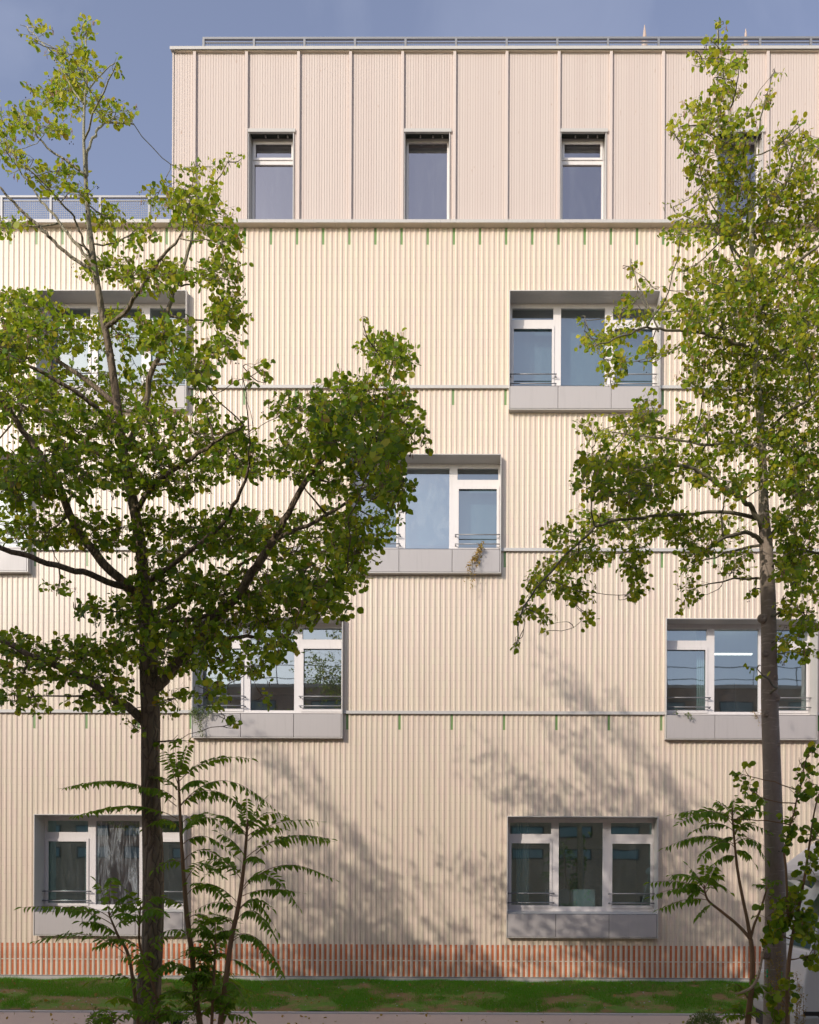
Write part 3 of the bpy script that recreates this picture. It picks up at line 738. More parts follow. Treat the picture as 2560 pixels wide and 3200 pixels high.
LBL = [ # x, y, rx, ry, density
 (111, 82, 60, 32, .30), (267, 96, 45, 38, .5), (363, 200, 25, 28, .5), (222, 170, 75, 50, .6), (237, 245, 85, 60, .95), (120, 126, 35, 26, .3), (200, 312, 120, 60, .8), (363, 349, 72, 42, .9), (60, 356, 75, 50, .6), (30, 460, 45, 55, .55), (148, 400, 90, 42, .6), (178, 534, 105, 42, .5), (74, 519, 55, 55, .3), (222, 594, 95, 42, .5), (37, 705, 55, 42, .75), (-30, 400, 60, 90, .6),
 (712, 505, 70, 26, .32), (623, 534, 65, 36, .5), (594, 610, 100, 62, .95), (475, 631, 55, 50, .5), (334, 675, 70, 45, .75), (415, 727, 105, 46, .6), (631, 690, 105, 65, .95), (712, 749, 52, 58, .9),
 (334, 837, 115, 45, .65), (482, 860, 125, 56, .8), (668, 845, 95, 56, .8), (712, 971, 72, 72, .95), (705, 1082, 70, 45, .7), (74, 948, 110, 56, .75), (148, 1045, 145, 80, .85), (25, 1080, 80, 100, .85), (371, 1045, 125, 85, .55), (519, 1045, 95, 75, .7), (608, 1156, 75, 56, .8), (223, 1215, 195, 80, .85), (445, 1215, 115, 80, .75), (54, 1250, 120, 95, .8), (638, 1260, 52, 60, .5), (223, 1334, 195, 80, .75), (460, 1334, 140, 80, .75), (668, 1356, 105, 62, .85), (764, 1364, 45, 55, .7),
 (1172, 1070, 52, 52, .5), (1135, 1000, 18, 22, .3), (1232, 1112, 75, 62, .85), (816, 1156, 34, 40, .32), (760, 1185, 40, 20, .25), (928, 1275, 110, 58, .7), (1076, 1245, 120, 75, .85), (1187, 1245, 100, 92, .9), (1261, 1319, 62, 92, .75), (1330, 1360, 40, 45, .22), (1002, 1364, 145, 80, .85), (1187, 1394, 105, 72, .85), (905, 1440, 95, 70, .8), (1113, 1490, 155, 82, .95), (1224, 1527, 62, 80, .85), 
 (223, 1468, 225, 95, .85), (519, 1468, 175, 95, .9), (742, 1431, 115, 82, .9), (54, 1505, 120, 105, .85),
 (90, 1650, 170, 72, .75), (334, 1660, 140, 72, .75), (556, 1674, 165, 92, 1), (742, 1660, 145, 85, 1), (965, 1674, 172, 100, 1), (1113, 1674, 95, 85, .95), (1202, 1637, 52, 55, .7), (1098, 1785, 62, 85, .75), (965, 1822, 145, 82, .95), (742, 1845, 165, 82, 1), (519, 1822, 125, 80, .9), (186, 1830, 62, 26, .5), (275, 1897, 55, 34, .5), (371, 1897, 80, 42, .6), (1024, 1897, 82, 45, .9), (853, 1919, 142, 62, .95), (631, 1956, 142, 72, .9), (445, 1956, 120, 80, .9),
 (838, 2015, 92, 52, .8), (779, 2082, 80, 52, .7), (831, 2180, 46, 36, .25), (668, 2060, 100, 70, .8), (519, 2045, 112, 72, .85), (653, 2164, 72, 50, .45),
 (35, 2015, 80, 52, .85), (186, 2037, 150, 60, .9), (334, 2045, 110, 52, .9), (74, 2104, 120, 42, .75), (260, 2112, 142, 42, .85), (37, 2171, 52, 42, .6), (111, 2186, 52, 52, .7), (275, 2186, 92, 34, .6), (371, 2164, 72, 40, .7), (415, 2268, 42, 42, .3), (356, 2230, 42, 22, .4), (534, 2186, 60, 52, .5), (564, 2312, 50, 24, .28), (727, 2262, 34, 12, .5), (700, 2235, 30, 14, .4),
 (-90, 1250, 90, 130, .7), (-90, 1500, 90, 130, .7), (-80, 2050, 80, 90, .7), (-200, 1300, 120, 120, .5), (-220, 1550, 120, 120, .5), (-190, 1760, 100, 60, .45), (-200, 1990, 110, 70, .45), (-310, 1420, 80, 100, .4), (1050, 1320, 80, 60, .7)]
for i, (x, y, rx, ry, dn) in enumerate(LBL):
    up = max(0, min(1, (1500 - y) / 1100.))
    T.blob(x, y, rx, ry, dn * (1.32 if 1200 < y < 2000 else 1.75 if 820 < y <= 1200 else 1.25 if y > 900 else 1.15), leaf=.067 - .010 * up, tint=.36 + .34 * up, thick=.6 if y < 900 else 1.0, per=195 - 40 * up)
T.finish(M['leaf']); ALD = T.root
# its twin in the same row, just beyond the left edge: it throws the shadow at the left of the wall
cp = ALD.copy(); col.objects.link(cp); cp.location = (-6.6, .3, 0); cp.scale = (.88, .88, .86)
cp.location.x += -3.6 * .12; cp.location.y += 8.6 * .12; cp['label'] = 'alder further left along the row, its boughs outside the frame'; cp['group'] = 'alders in a row along the kerb'
for ch in list(ALD.children):
    c2 = ch.copy(); col.objects.link(c2); c2.parent = cp

# ------------------------------------------------------------------ right alder
T = Tree('alder_tree', 8.7, ('slimmer alder with smooth grey-brown trunk and yellow-green crown, right of the two trees', None), M['bark_r'], M['bark_y'])
T.limb([(2428, 3560, 50), (2428, 3400, 44), (2426, 3250, 40), (2424, 3120, 36), (2424, 3000, 33), (2423, 2850, 31), (2422, 2700, 30), (2416, 2520, 28.5), (2411, 2350, 27), (2406, 2200, 26), (2404, 2050, 24), (2402, 1900, 23), (2398, 1790, 21.5), (2394, 1700, 20), (2388, 1620, 17), (2385, 1500, 14), (2380, 1400, 13), (2376, 1300, 12), (2364, 1150, 11), (2356, 1020, 10), (2350, 900, 9), (2350, 790, 8), (2345, 650, 7), (2322, 520, 6), (2292, 400, 5), (2262, 260, 3.6), (2246, 170, 2.6), (2243, 95, 1.6)], trunk=True)
RB = [
 ([(2392, 1700, 8.1), (2360, 1675, 6.7), (2334, 1667, 5.9), (2274, 1674, 5.2), (2207, 1719, 3.7), (2160, 1760, 2.2)], -.5),
 ([(2390, 1665, 10.4), (2365, 1610, 8.1), (2335, 1572, 7.4), (2304, 1549, 6.7), (2245, 1512, 5.9), (2170, 1468, 5.2), (2059, 1453, 4.4), (1960, 1475, 3.0), (1880, 1440, 1.9)], -.7),
 ([(2380, 1420, 5.9), (2319, 1388, 5.2), (2230, 1388, 4.4), (2148, 1382, 3.7), (2050, 1365, 3.0), (1900, 1350, 1.5)], .5),
 ([(2358, 1120, 5.9), (2319, 1080, 5.2), (2200, 1045, 4.4), (2104, 1034, 3.7), (2022, 1026, 3.0), (1950, 1050, 2.2), (1860, 1080, 1.5)], -.6),
 ([(2370, 1620, 6.7), (2250, 1600, 5.2), (2100, 1610, 4.4), (1980, 1620, 4.4), (1888, 1637, 4.1), (1829, 1674, 3.7), (1725, 1785, 3.0), (1640, 1897, 2.2), (1614, 2010, 1.2)], -1.0),
 ([(2395, 1700, 7.4), (2440, 1640, 5.9), (2490, 1590, 5.2), (2560, 1500, 4.4), (2640, 1420, 3.0)], .4),
 ([(2398, 1780, 5.2), (2450, 1740, 4.4), (2510, 1720, 3.7), (2600, 1740, 3.0)], -.6),
 ([(2354, 1000, 5.9), (2420, 900, 5.2), (2490, 820, 4.4), (2570, 760, 3.0)], -.6),
 ([(2350, 800, 5.2), (2400, 690, 4.4), (2450, 580, 3.7), (2495, 450, 2.2), (2500, 390, 1.2)], .4),
 ([(2335, 590, 3.7), (2365, 450, 3.0), (2385, 340, 2.2), (2415, 240, 1.2)], .2),
 ([(2310, 470, 3.0), (2230, 420, 2.5), (2170, 390, 1.9), (2120, 400, 1.2)], -.3),
 ([(2350, 850, 4.4), (2280, 760, 3.7), (2200, 700, 3.0), (2115, 670, 1.5)], .5),
 ([(2368, 1200, 5.2), (2420, 1120, 4.4), (2500, 1050, 3.7), (2600, 980, 2.2)], .6),
 ([(2378, 1380, 5.2), (2450, 1300, 4.4), (2540, 1240, 3.0)], -.5),
 ([(2060, 1034, 3.0), (2030, 960, 2.2), (1990, 880, 1.5), (1970, 810, 0.9)], .1),
 ([(2352, 900, 3.7), (2300, 820, 3.0), (2260, 700, 2.5), (2210, 600, 1.8), (2180, 500, 1.2)], -.4),
]
for pts, sp in RB: T.limb(pts, sp)
RBL = [
 (2245, 82, 18, 22, .35), (2230, 141, 50, 32, .6), (2245, 190, 82, 34, .8), (2311, 200, 34, 20, .8), (2170, 186, 22, 26, .5), (2259, 245, 55, 45, .6), (2230, 312, 52, 45, .7), (2297, 289, 30, 45, .6), (2386, 297, 38, 44, .5), (2423, 223, 28, 16, .5), (2170, 334, 46, 30, .7), (2245, 371, 85, 45, .8), (2334, 364, 52, 26, .6), (2118, 393, 34, 42, .7), (2208, 415, 72, 42, .7), (2334, 415, 62, 26, .7), (2170, 475, 46, 52, .7), (2267, 482, 92, 55, .9), (2497, 378, 22, 34, .5), (2460, 453, 62, 52, .8), (2541, 460, 55, 62, .8), (2193, 549, 62, 44, .8), (2319, 556, 112, 62, .95), (2467, 549, 92, 62, .85), (2245, 616, 82, 55, .85), (2393, 631, 122, 62, .95), (2527, 631, 72, 72, .9), (2104, 646, 36, 14, .5), (2133, 683, 42, 26, .6), (2230, 712, 132, 55, .9), (2356, 727, 132, 62, 1), (2504, 727, 92, 72, .95), (2118, 735, 52, 30, .7),
 (1978, 845, 34, 36, .4), (2034, 889, 46, 34, .4), (2156, 845, 72, 52, .6), (2282, 860, 122, 72, .95), (2430, 860, 112, 82, 1), (2541, 874, 72, 92, 1), (1977, 941, 34, 34, .6), (1948, 971, 42, 24, .6), (1829, 1000, 22, 34, .35), (1859, 1067, 66, 42, .8), (1933, 1045, 72, 44, .9), (1926, 1126, 62, 44, .8), (1908, 1186, 28, 36, .7), (2022, 1097, 52, 44, .6), (2022, 985, 72, 34, .6),
 (2133, 971, 82, 55, .9), (2245, 985, 122, 82, 1), (2393, 985, 132, 92, 1), (2527, 1008, 92, 92, 1), (2133, 1082, 62, 44, .5), (2245, 1112, 112, 72, .9), (2393, 1119, 132, 82, 1), (2527, 1134, 92, 92, 1), (2193, 1186, 72, 44, .7), (2319, 1230, 122, 82, .9), (2467, 1260, 132, 82, .95), (2022, 1250, 38, 38, .7), (2000, 1305, 92, 34, .8), (2133, 1282, 46, 34, .45), (1820, 1330, 46, 28, .6), (1911, 1364, 72, 44, .8), (2037, 1364, 102, 52, .9), (2208, 1334, 112, 52, .7), (2356, 1379, 132, 72, .9), (2504, 1379, 102, 82, .95), (1866, 1438, 76, 42, .85), (2007, 1453, 142, 62, 1), (2156, 1453, 112, 72, .9), (1859, 1512, 70, 44, .8), (1985, 1527, 142, 62, 1.1), (2282, 1505, 92, 62, .5), (2430, 1483, 92, 62, .9), (2527, 1520, 82, 82, 1.1),
 (1740, 1667, 46, 40, .8), (1859, 1637, 92, 52, .9), (1985, 1637, 122, 52, 1), (2118, 1637, 102, 52, .9), (1814, 1734, 92, 52, .9), (1740, 1793, 82, 52, .9), (1673, 1823, 46, 50, .8), (1799, 1845, 82, 40, .8), (1636, 1912, 34, 42, .7), (1695, 1926, 46, 42, .4), (1829, 1919, 30, 42, .5), (1614, 2010, 16, 32, .5), (1710, 1971, 24, 24, .3), (1970, 1719, 82, 34, .6), (1992, 1778, 58, 50, .75), (2000, 1852, 36, 34, .7), (2170, 1697, 82, 44, .7), (2163, 1771, 46, 44, .7), (2156, 1845, 40, 44, .7), (2126, 1897, 16, 28, .5),
 (2267, 1645, 82, 52, .7), (2304, 1756, 72, 52, .6), (2356, 1837, 24, 34, .6), (2482, 1645, 82, 72, 1.1), (2504, 1726, 92, 72, 1.1), (2482, 1800, 72, 52, .9), (2527, 1845, 62, 52, .8), (2467, 1897, 42, 52, .6), (2534, 1941, 52, 52, .7), (2467, 1986, 42, 44, .7), (2460, 2038, 42, 28, .6), (2527, 2038, 52, 34, .7), (2366, 2090, 10, 42, .35),
 (2640, 600, 80, 100, .8), (2640, 900, 90, 120, .9), (2640, 1200, 90, 120, .9), (2640, 1500, 90, 120, .9), (2630, 1800, 80, 110, .8)]
for i, (x, y, rx, ry, dn) in enumerate(RBL):
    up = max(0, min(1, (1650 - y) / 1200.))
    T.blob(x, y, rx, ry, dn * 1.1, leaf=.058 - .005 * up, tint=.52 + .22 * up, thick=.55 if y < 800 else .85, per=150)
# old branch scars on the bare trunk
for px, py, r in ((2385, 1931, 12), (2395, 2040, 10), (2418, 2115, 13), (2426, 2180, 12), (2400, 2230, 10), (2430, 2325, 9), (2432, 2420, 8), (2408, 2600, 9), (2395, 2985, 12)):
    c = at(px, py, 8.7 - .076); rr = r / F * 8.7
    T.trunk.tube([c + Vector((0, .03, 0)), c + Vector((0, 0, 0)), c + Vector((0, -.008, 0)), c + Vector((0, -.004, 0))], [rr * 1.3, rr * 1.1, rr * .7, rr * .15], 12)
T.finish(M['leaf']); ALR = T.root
m = mat('green_spray_paint', (.02, .42, .18), .6); M['spray'] = m
mb = MB()
for pts in ([(2442, 3036), (2443, 3060), (2441, 3088)], [(2399, 3030), (2398, 3056)], [(2418, 2890), (2412, 2940)]):
    P = [at(x, y, 8.7 - .106) for x, y in pts]; mb.tube(P, [.010] * len(P), 6)
mb.build('paint_mark', M['spray'], ALR)

# ------------------------------------------------------------------ tree-of-heaven saplings (pinnate fronds)
class Sapling:
    def __init__(s, name, D, label, cat='sapling', lm='leaf_a'):
        s.D = D; s.root = empty(name); tag(s.root, label, cat); s.st = MB(); s.lv = Leaves(POINT); s.ra = MB(); s.lm = M[lm]
    def stem(s, pts, spread=0):
        P = [(at(x, y, s.D + spread * i / (len(pts) - 1)), r / F * s.D) for i, (x, y, r) in enumerate(pts)]
        sp = smooth_path(P, 5); s.st.tube([v for v, r in sp], [r for v, r in sp], 9)
    def frond(s, a, b, bow=.16, d0=0, d1=None, ll=.112, pairs=None, side=None):
        """a,b: photo px of base and tip; bow: upward arch as a share of the length"""
        if d1 is None: d1 = d0 + random.uniform(-.45, .35)
        A = at(a[0], a[1], s.D + d0); Bp = at(b[0], b[1], s.D + d1); L = (Bp - A).length
        pts = []
        n = 14
        for i in range(n + 1):
            t = i / n; p = A.lerp(Bp, t) + Vector((0, 0, 1)) * L * bow * (math.sin(math.pi * t ** .85)); pts.append(p)
        s.ra.tube(pts, [.0045 * (1 - .75 * i / n) for i in range(n + 1)], 5, False)
        pr = pairs or max(7, int(L / .046))
        # fronds are seen from below and the side: the blade plane tilts with the rachis
        tw = random.uniform(-.9, .9); dr_ = random.uniform(.1, .8)
        for i in range(pr):
            t = .16 + .84 * i / pr; f = t * n; k = min(int(f), n - 1); p = pts[k].lerp(pts[k + 1], f - k); dr = (pts[k + 1] - pts[k]).normalized()
            out = dr.cross(Vector((0, 0, 1)));
            if out.length < .2: out = Vector((0, -1, 0))
            out.normalize(); up = out.cross(dr)
            sz = .92 * ll * (1.05 - .55 * abs(t - .42)) * random.uniform(.7, 1.15) * (.8 if t > .9 else 1)
            if random.random() < .06: continue
            for sg in (1, -1):
                o_ = out * math.cos(tw) + up * math.sin(tw)
                d = (o_ * sg * random.uniform(.65, 1.0) + dr * random.uniform(.25, .55) + Vector((0, 0, -1)) * (dr_ + random.uniform(-.1, .25))).normalized()
                nn = up + o_ * sg * -.1 + rv(.3)
                s.lv.add(p + d * .005, d, nn, sz, min(1, max(0, random.gauss(.4, .2))))
        s.lv.add(pts[-1], (pts[-1] - pts[-2]), Vector((0, 0, 1)) + rv(.2), ll * .7, .5)
    def fan(s, x, y, n, L, a0=0, a1=360, d0=0, ll=.1, bow=.15):
        for i in range(n):
            a = math.radians(random.uniform(a0, a1)); l = L * random.uniform(.7, 1.1)
            s.frond((x, y), (x + l * math.cos(a), y - l * math.sin(a) * .7), bow * random.uniform(.5, 1.4), d0, d0 + random.uniform(-.4, .4), ll)
    def finish(s):
        s.st.build('stem', M['bark_s'], s.root, True); s.ra.build('leaf_stalks', M['bark_s'], s.root, True); s.lv.build('foliage', s.lm, s.root); print(s.root.name, len(s.lv.p))
Q = Sapling('tree_of_heaven', 8.35, 'tall slender tree of heaven sapling with reddish stem just right of the dark trunk')
Q.stem([(650, 3420, 11), (632, 3250, 10), (612, 3110, 9), (600, 2980, 8), (585, 2870, 7.5), (576, 2760, 6.5), (568, 2640, 5.5), (563, 2540, 4.5), (558, 2440, 3.5), (552, 2385, 2.5)])
for a, b, bw in [((556, 2450), (507, 2345), .05), ((556, 2430), (590, 2322), .02), ((556, 2440), (548, 2325), 0), ((557, 2445), (785, 2372), .16), ((560, 2520), (690, 2500), .2), ((560, 2520), (790, 2545), .25), ((560, 2525), (882, 2548), .30), ((552, 2520), (195, 2463), .12), ((555, 2560), (232, 2552), .10), ((550, 2500), (430, 2462), .15), ((563, 2580), (690, 2585), .3), ((566, 2600), (750, 2600), .25), ((563, 2590), (450, 2590), .2), ((570, 2640), (740, 2680), .25), ((575, 2690), (725, 2715), .3), ((575, 2700), (480, 2720), .2), ((578, 2760), (700, 2740), .25), ((582, 2800), (715, 2820), .3), ((585, 2840), (470, 2800), .1), ((590, 2870), (690, 2900), .25), ((592, 2900), (740, 2880), .2), ((596, 2930), (480, 2930), .2), ((598, 2950), (700, 2990), .25), ((565, 2620), (640, 2540), .1), ((557, 2480), (640, 2440), .12), ((556, 2470), (470, 2430), .12)]:
    Q.frond(a, b, bw)
for y in (3050, 3120, 3180): Q.fan(620, y, 5, 130, -10, 190, 0, .10)
Q.finish()
Q = Sapling('tree_of_heaven', 8.15, 'leaning tree of heaven sapling with long feathery fronds reaching right over the wall')
Q.stem([(668, 3420, 12), (684, 3250, 10), (694, 3160, 9), (708, 3050, 8.5), (724, 2930, 7.5), (742, 2850, 7), (756, 2760, 6), (764, 2690, 5), (770, 2620, 4.5), (775, 2560, 3)])
for a, b, bw in [((772, 2600), (742, 2500), .02), ((772, 2590), (772, 2488), 0), ((774, 2590), (825, 2500), .08), ((772, 2600), (882, 2545), .22), ((772, 2615), (888, 2590), .15), ((772, 2620), (668, 2545), .15), ((772, 2610), (700, 2560), .12), ((772, 2630), (1000, 2568), .12), ((800, 2668), (1036, 2622), .12), ((770, 2680), (1034, 2628), .14), ((768, 2700), (810, 2690), .2), ((768, 2680), (680, 2600), .1), ((762, 2740), (640, 2740), .25), ((760, 2780), (1045, 2748), .22), ((762, 2770), (880, 2760), .2), ((850, 2745), (936, 2838), .10), ((758, 2800), (940, 2790), .08), ((760, 2760), (640, 2690), .2), ((752, 2840), (868, 2915), .32), ((750, 2840), (850, 2840), .3), ((748, 2845), (600, 2850), .2), ((748, 2830), (590, 2760), .15), ((740, 2880), (860, 2930), .3), ((732, 2930), (900, 3078), .22), ((730, 2940), (850, 3010), .25), ((735, 2900), (610, 2910), .2), ((730, 2920), (620, 2990), .2), ((722, 2990), (600, 3050), .2), ((722, 3000), (800, 3040), .1), ((700, 3080), (780, 3160), .2), ((705, 3080), (620, 3120), .15)]:
    Q.frond(a, b, bw)
for y in (3110, 3180): Q.fan(690, y, 5, 110, -20, 200, 0, .1)
Q.finish()
Q = Sapling('tree_of_heaven', 8.25, 'thin dark-stemmed seedling between the two taller saplings beside the trunk')
Q.stem([(655, 3420, 6), (662, 3200, 5), (668, 3080, 4), (672, 2980, 3.4), (673, 2930, 2.6)])
Q.fan(673, 2935, 8, 90, 10, 170); Q.fan(671, 3000, 8, 100, -20, 200); Q.fan(668, 3070, 8, 110, -20, 200); Q.fan(664, 3140, 6, 90, -20, 200)
Q.finish()
Q = Sapling('tree_of_heaven', 8.15, 'low many-stemmed tree of heaven shoot spreading fronds left of the dark trunk')
Q.stem([(455, 3420, 8), (430, 3180, 6), (412, 3040, 5.5), (398, 2975, 5), (372, 2930, 4), (350, 2880, 3), (338, 2850, 2)])
Q.stem([(520, 3420, 8), (500, 3180, 5), (470, 3050, 4.5), (438, 2960, 4), (436, 2880, 3), (440, 2830, 2)])
for a, b, bw in [((352, 2890), (68, 2836), .10), ((372, 2930), (250, 2880), .15), ((390, 2980), (108, 2942), .12), ((345, 2870), (190, 2835), .12), ((345, 2860), (300, 2755), .1), ((340, 2850), (352, 2750), .3), ((345, 2860), (400, 2800), .15), ((345, 2870), (425, 2840), .2), ((360, 2900), (470, 2870), .2), ((436, 2860), (400, 2790), .1), ((438, 2850), (500, 2800), .2), ((436, 2880), (520, 2860), .2), ((436, 2900), (360, 2860), .2), ((450, 3000), (530, 2920), .15), ((460, 3030), (380, 2990), .15), ((470, 3060), (545, 3000), .15), ((480, 3090), (420, 2960), .1), ((440, 2970), (300, 2960), .15), ((410, 3060), (280, 3070), .12), ((490, 3130), (400, 3060), .1), ((430, 3150), (340, 3130), .15), ((450, 3160), (560, 3090), .15)]:
    Q.frond(a, b, bw, d0=random.uniform(-.25, .05))
Q.fan(480, 3190, 12, 110, 0, 180, -.2); Q.fan(360, 3200, 6, 80, 0, 180, -.2, .09)
Q.finish()
Q = Sapling('tree_of_heaven', 8.4, 'forked tree of heaven sapling with pale stem left of the smooth grey trunk')
Q.stem([(2330, 3420, 11), (2338, 3200, 10), (2350, 3080, 8.5), (2352, 2990, 8), (2346, 2935, 7)])
Q.stem([(2346, 2935, 6), (2305, 2890, 5), (2250, 2845, 4.5), (2212, 2812, 3.5), (2200, 2770, 2.4)])
Q.stem([(2346, 2935, 6.5), (2335, 2870, 5.5), (2320, 2800, 5), (2305, 2715, 4.5), (2297, 2640, 3.6), (2290, 2560, 3), (2288, 2510, 2)])
Q.stem([(2346, 2935, 5), (2358, 2890, 4), (2378, 2840, 3.5), (2398, 2775, 2.4)])
for a, b, bw in [((2291, 2565), (2102, 2545), .12), ((2292, 2580), (2118, 2575), .18), ((2295, 2600), (2165, 2600), .2), ((2297, 2640), (2075, 2650), .14), ((2298, 2650), (2190, 2680), .16), ((2290, 2550), (2235, 2502), .1), ((2290, 2540), (2300, 2490), .05), ((2290, 2550), (2345, 2520), .2), ((2292, 2570), (2398, 2540), .15), ((2294, 2600), (2402, 2600), .2), ((2297, 2640), (2395, 2650), .25), ((2297, 2630), (2398, 2690), .25), ((2299, 2660), (2360, 2700), .2), ((2290, 2560), (2200, 2560), .2), ((2300, 2680), (2230, 2700), .2), ((2295, 2620), (2240, 2640), .2), ((2295, 2610), (2350, 2570), .15), ((2292, 2580), (2380, 2510), .1),
                 ((2202, 2785), (2030, 2758), .10), ((2205, 2800), (2032, 2802), .14), ((2215, 2815), (2058, 2842), .10), ((2230, 2830), (2178, 2868), .15), ((2202, 2780), (2095, 2735), .12), ((2202, 2770), (2150, 2705), .05), ((2204, 2775), (2255, 2735), .12), ((2206, 2790), (2285, 2790), .2), ((2203, 2775), (2205, 2700), .05), ((2202, 2790), (2120, 2780), .2), ((2203, 2780), (2235, 2705), .05), ((2205, 2795), (2140, 2820), .2)]:
    Q.frond(a, b, bw)
Q.fan(2335, 3120, 6, 90, -10, 190, 0, .09); Q.fan(2330, 3180, 6, 80, -10, 190, 0, .09); Q.fan(2396, 2780, 3, 60, 30, 150, 0, .07)
Q.finish()

# rounded-leaf sapling and climbing shoots beside the right trunk
T = Tree('alder_sapling', 8.15, ('young round-leaved alder shoot standing right of the smooth grey trunk', None), M['bark_s'], M['bark_s'], 'sapling')
T.limb([(2462, 3420, 8), (2462, 3080, 7), (2472, 2960, 6), (2498, 2830, 5), (2515, 2740, 4), (2530, 2640, 3.4), (2545, 2540, 2.6), (2560, 2480, 2)], trunk=True)
T.limb([(2470, 2900, 4), (2452, 2660, 3.6), (2478, 2560, 3), (2498, 2470, 2.6), (2520, 2380, 2), (2540, 2330, 1.6)])
for b in [(2510, 2400, 34, 46, .45), (2545, 2350, 24, 24, .5), (2500, 2480, 60, 30, .4), (2480, 2560, 44, 40, .5), (2460, 2630, 30, 50, .4), (2540, 2620, 40, 60, .6), (2530, 2710, 46, 50, .6), (2495, 2790, 44, 34, .55), (2480, 2850, 62, 46, 1.1), (2530, 2900, 46, 50, .9), (2545, 2980, 34, 44, .9), (2420, 2850, 34, 60, .6), (2430, 2910, 32, 34, 1.0), (2385, 2930, 24, 20, .6), (2320, 2420, 36, 34, .45), (2345, 2470, 42, 34, .5), (2290, 2560, 10, 10, .2), (2400, 2800, 20, 26, .4), (2440, 3120, 50, 70, .6), (2540, 2450, 30, 50, .4)]:
    T.blob(*b, thick=.22, depth=random.uniform(-.2, .15), leaf=.082, tint=.36, per=240, twig=.14)
T.finish(M['leaf'])
# dry seed-heads at the foot of the right trunk
def weeds(name, label, spots, D, lm, n=26, hgt=60, ll=.016, cat='weeds', stemr=.0025, spread=9):
    s = MB(); lv = Leaves(POINT); root = empty(name); tag(root, label, cat)
    for x, y in spots:
        A = at(x + random.uniform(-6, 6), y + hgt, D); Bp = at(x, y - hgt * .5, D + random.uniform(-.1, .1)); Mi = A.lerp(Bp, .5) + rv(.03)
        P = smooth_path([(A, stemr), (Mi, stemr * .8), (Bp, stemr * .4)], 5); s.tube([p for p, r in P], [r for p, r in P], 5)
        for i in range(n):
            t = random.uniform(.25, 1); k = min(int(t * (len(P) - 1)), len(P) - 2); p = P[k][0] + rv(spread / F * D * random.random())
            lv.add(p, rv() + Vector((0, 0, .2)), rv(), random.uniform(.7, 1.5) * ll, random.random())
    s.build('stem', M['bark_s'], root, True); lv.build('seed_heads', lm, root); return root
weeds('dry_weed', 'ochre dry seed-heads standing at the foot of the smooth grey trunk', [(2438, 3000), (2410, 3030), (2430, 3060), (2450, 3080), (2405, 3090), (2425, 3120), (2440, 3150)], 8.4, M['leaf_dry'], 90, 70, .018, spread=16)
weeds('dry_weed', 'brown weed stalks leaning right of the smooth grey trunk near the van wheel', [(2490, 3080), (2500, 3110), (2512, 3150), (2480, 3140), (2495, 3170)], 8.3, M['leaf_dry'], 70, 80, .018, spread=14)
weeds('weed', 'tuft of tall wild stalks at the foot of the dark trunk', [(300, 3170), (330, 3180), (285, 3190), (560, 3180), (590, 3190), (530, 3185), (610, 3175)], 8.2, M['leaf_light'], 50, 60, .027, spread=16)
# small round shrub at the bottom edge
root = empty('small_shrub'); tag(root, 'small pale green bush at the bottom edge left of the forked sapling', 'shrub')
lv = Leaves(POINT); sm = MB(); c0 = at(2205, 3215, 10.4)
for i in range(1700):
    a = rv(); p = c0 + Vector((a.x * .24, a.y * .22, abs(a.z) * .24 - .02)) * random.uniform(.55, 1.05); lv.add(p, a + rv(.6), rv() + Vector((0, 0, .5)), random.uniform(.02, .035), random.random())
for i in range(16):
    a = rv(); sm.tube([Vector((c0.x, c0.y, 0)), c0 + Vector((a.x * .1, a.y * .1, -.1)), c0 + Vector((a.x * .2, a.y * .2, abs(a.z) * .2))], [.006, .004, .002], 5)
lv.build('foliage', M['leaf_light'], root); sm.build('stem', M['bark_s'], root, True)
# pale dry strip of bark or leaf hanging over the forked sapling
mb = MB(); P = smooth_path([(at(x, y, 8.2), r * .9) for x, y, r in ((2394, 2880, .008), (2408, 2915, .014), (2385, 2980, .012), (2370, 3050, .013), (2350, 3085, .016), (2322, 3100, .016), (2298, 3106, .012))], 6)
for (a, ra), (b, rb) in zip(P[:-1], P[1:]):
    mb.quad(a + Vector((-ra, 0, ra * .6)), a + Vector((ra, .004, -ra * .6)), b + Vector((rb, .004, -rb * .6)), b + Vector((-rb, 0, rb * .6)))
M['straw'] = mat('straw', (.55, .42, .28), .8)
o = mb.build('dry_bark_strip', M['straw'], smooth=True); sd = o.modifiers.new('s', 'SOLIDIFY'); sd.thickness = .004
tag(o, 'long pale dry strip caught on the forked sapling and curling to the left', 'bark strip')

# plants hanging from the window boxes
def hanging(label, spots, D, lm, n, ll, spread, sag):
    root = empty('hanging_plant'); tag(root, label, 'plant'); s = MB(); lv = Leaves(POINT)
    for (x0, y0, x1, y1) in spots:
        A = at(x0, y0, D + .02); Bp = at(x1, y1, D - .06); P = smooth_path([(A, .003), (A.lerp(Bp, .4) + Vector((0, -.08, sag)) + rv(.02), .0025), (Bp, .001)], 6)
        s.tube([p for p, r in P], [r for p, r in P], 4)
        for i in range(n):
            k = random.randrange(1, len(P)); p = P[k][0] + rv(spread * random.random()); p.y = min(p.y, D - .01)
            lv.add(p, rv() + Vector((0, 0, -.4)), rv() + Vector((0, -.6, .4)), ll * random.uniform(.6, 1.3), random.random())
    s.build('stem', M['bark_s'], root, True); lv.build('foliage', lm, root)
hanging('withered brown plant trailing from the third-row window box in the middle of the wall', [(1508, 1700, 1480, 1745), (1508, 1702, 1495, 1755), (1500, 1715, 1465, 1790), (1500, 1720, 1474, 1830), (1480, 1740, 1460, 1815), (1505, 1705, 1500, 1720), (1490, 1740, 1462, 1770)], 17.83, M['leaf_dry'], 34, .055, .08, .02)
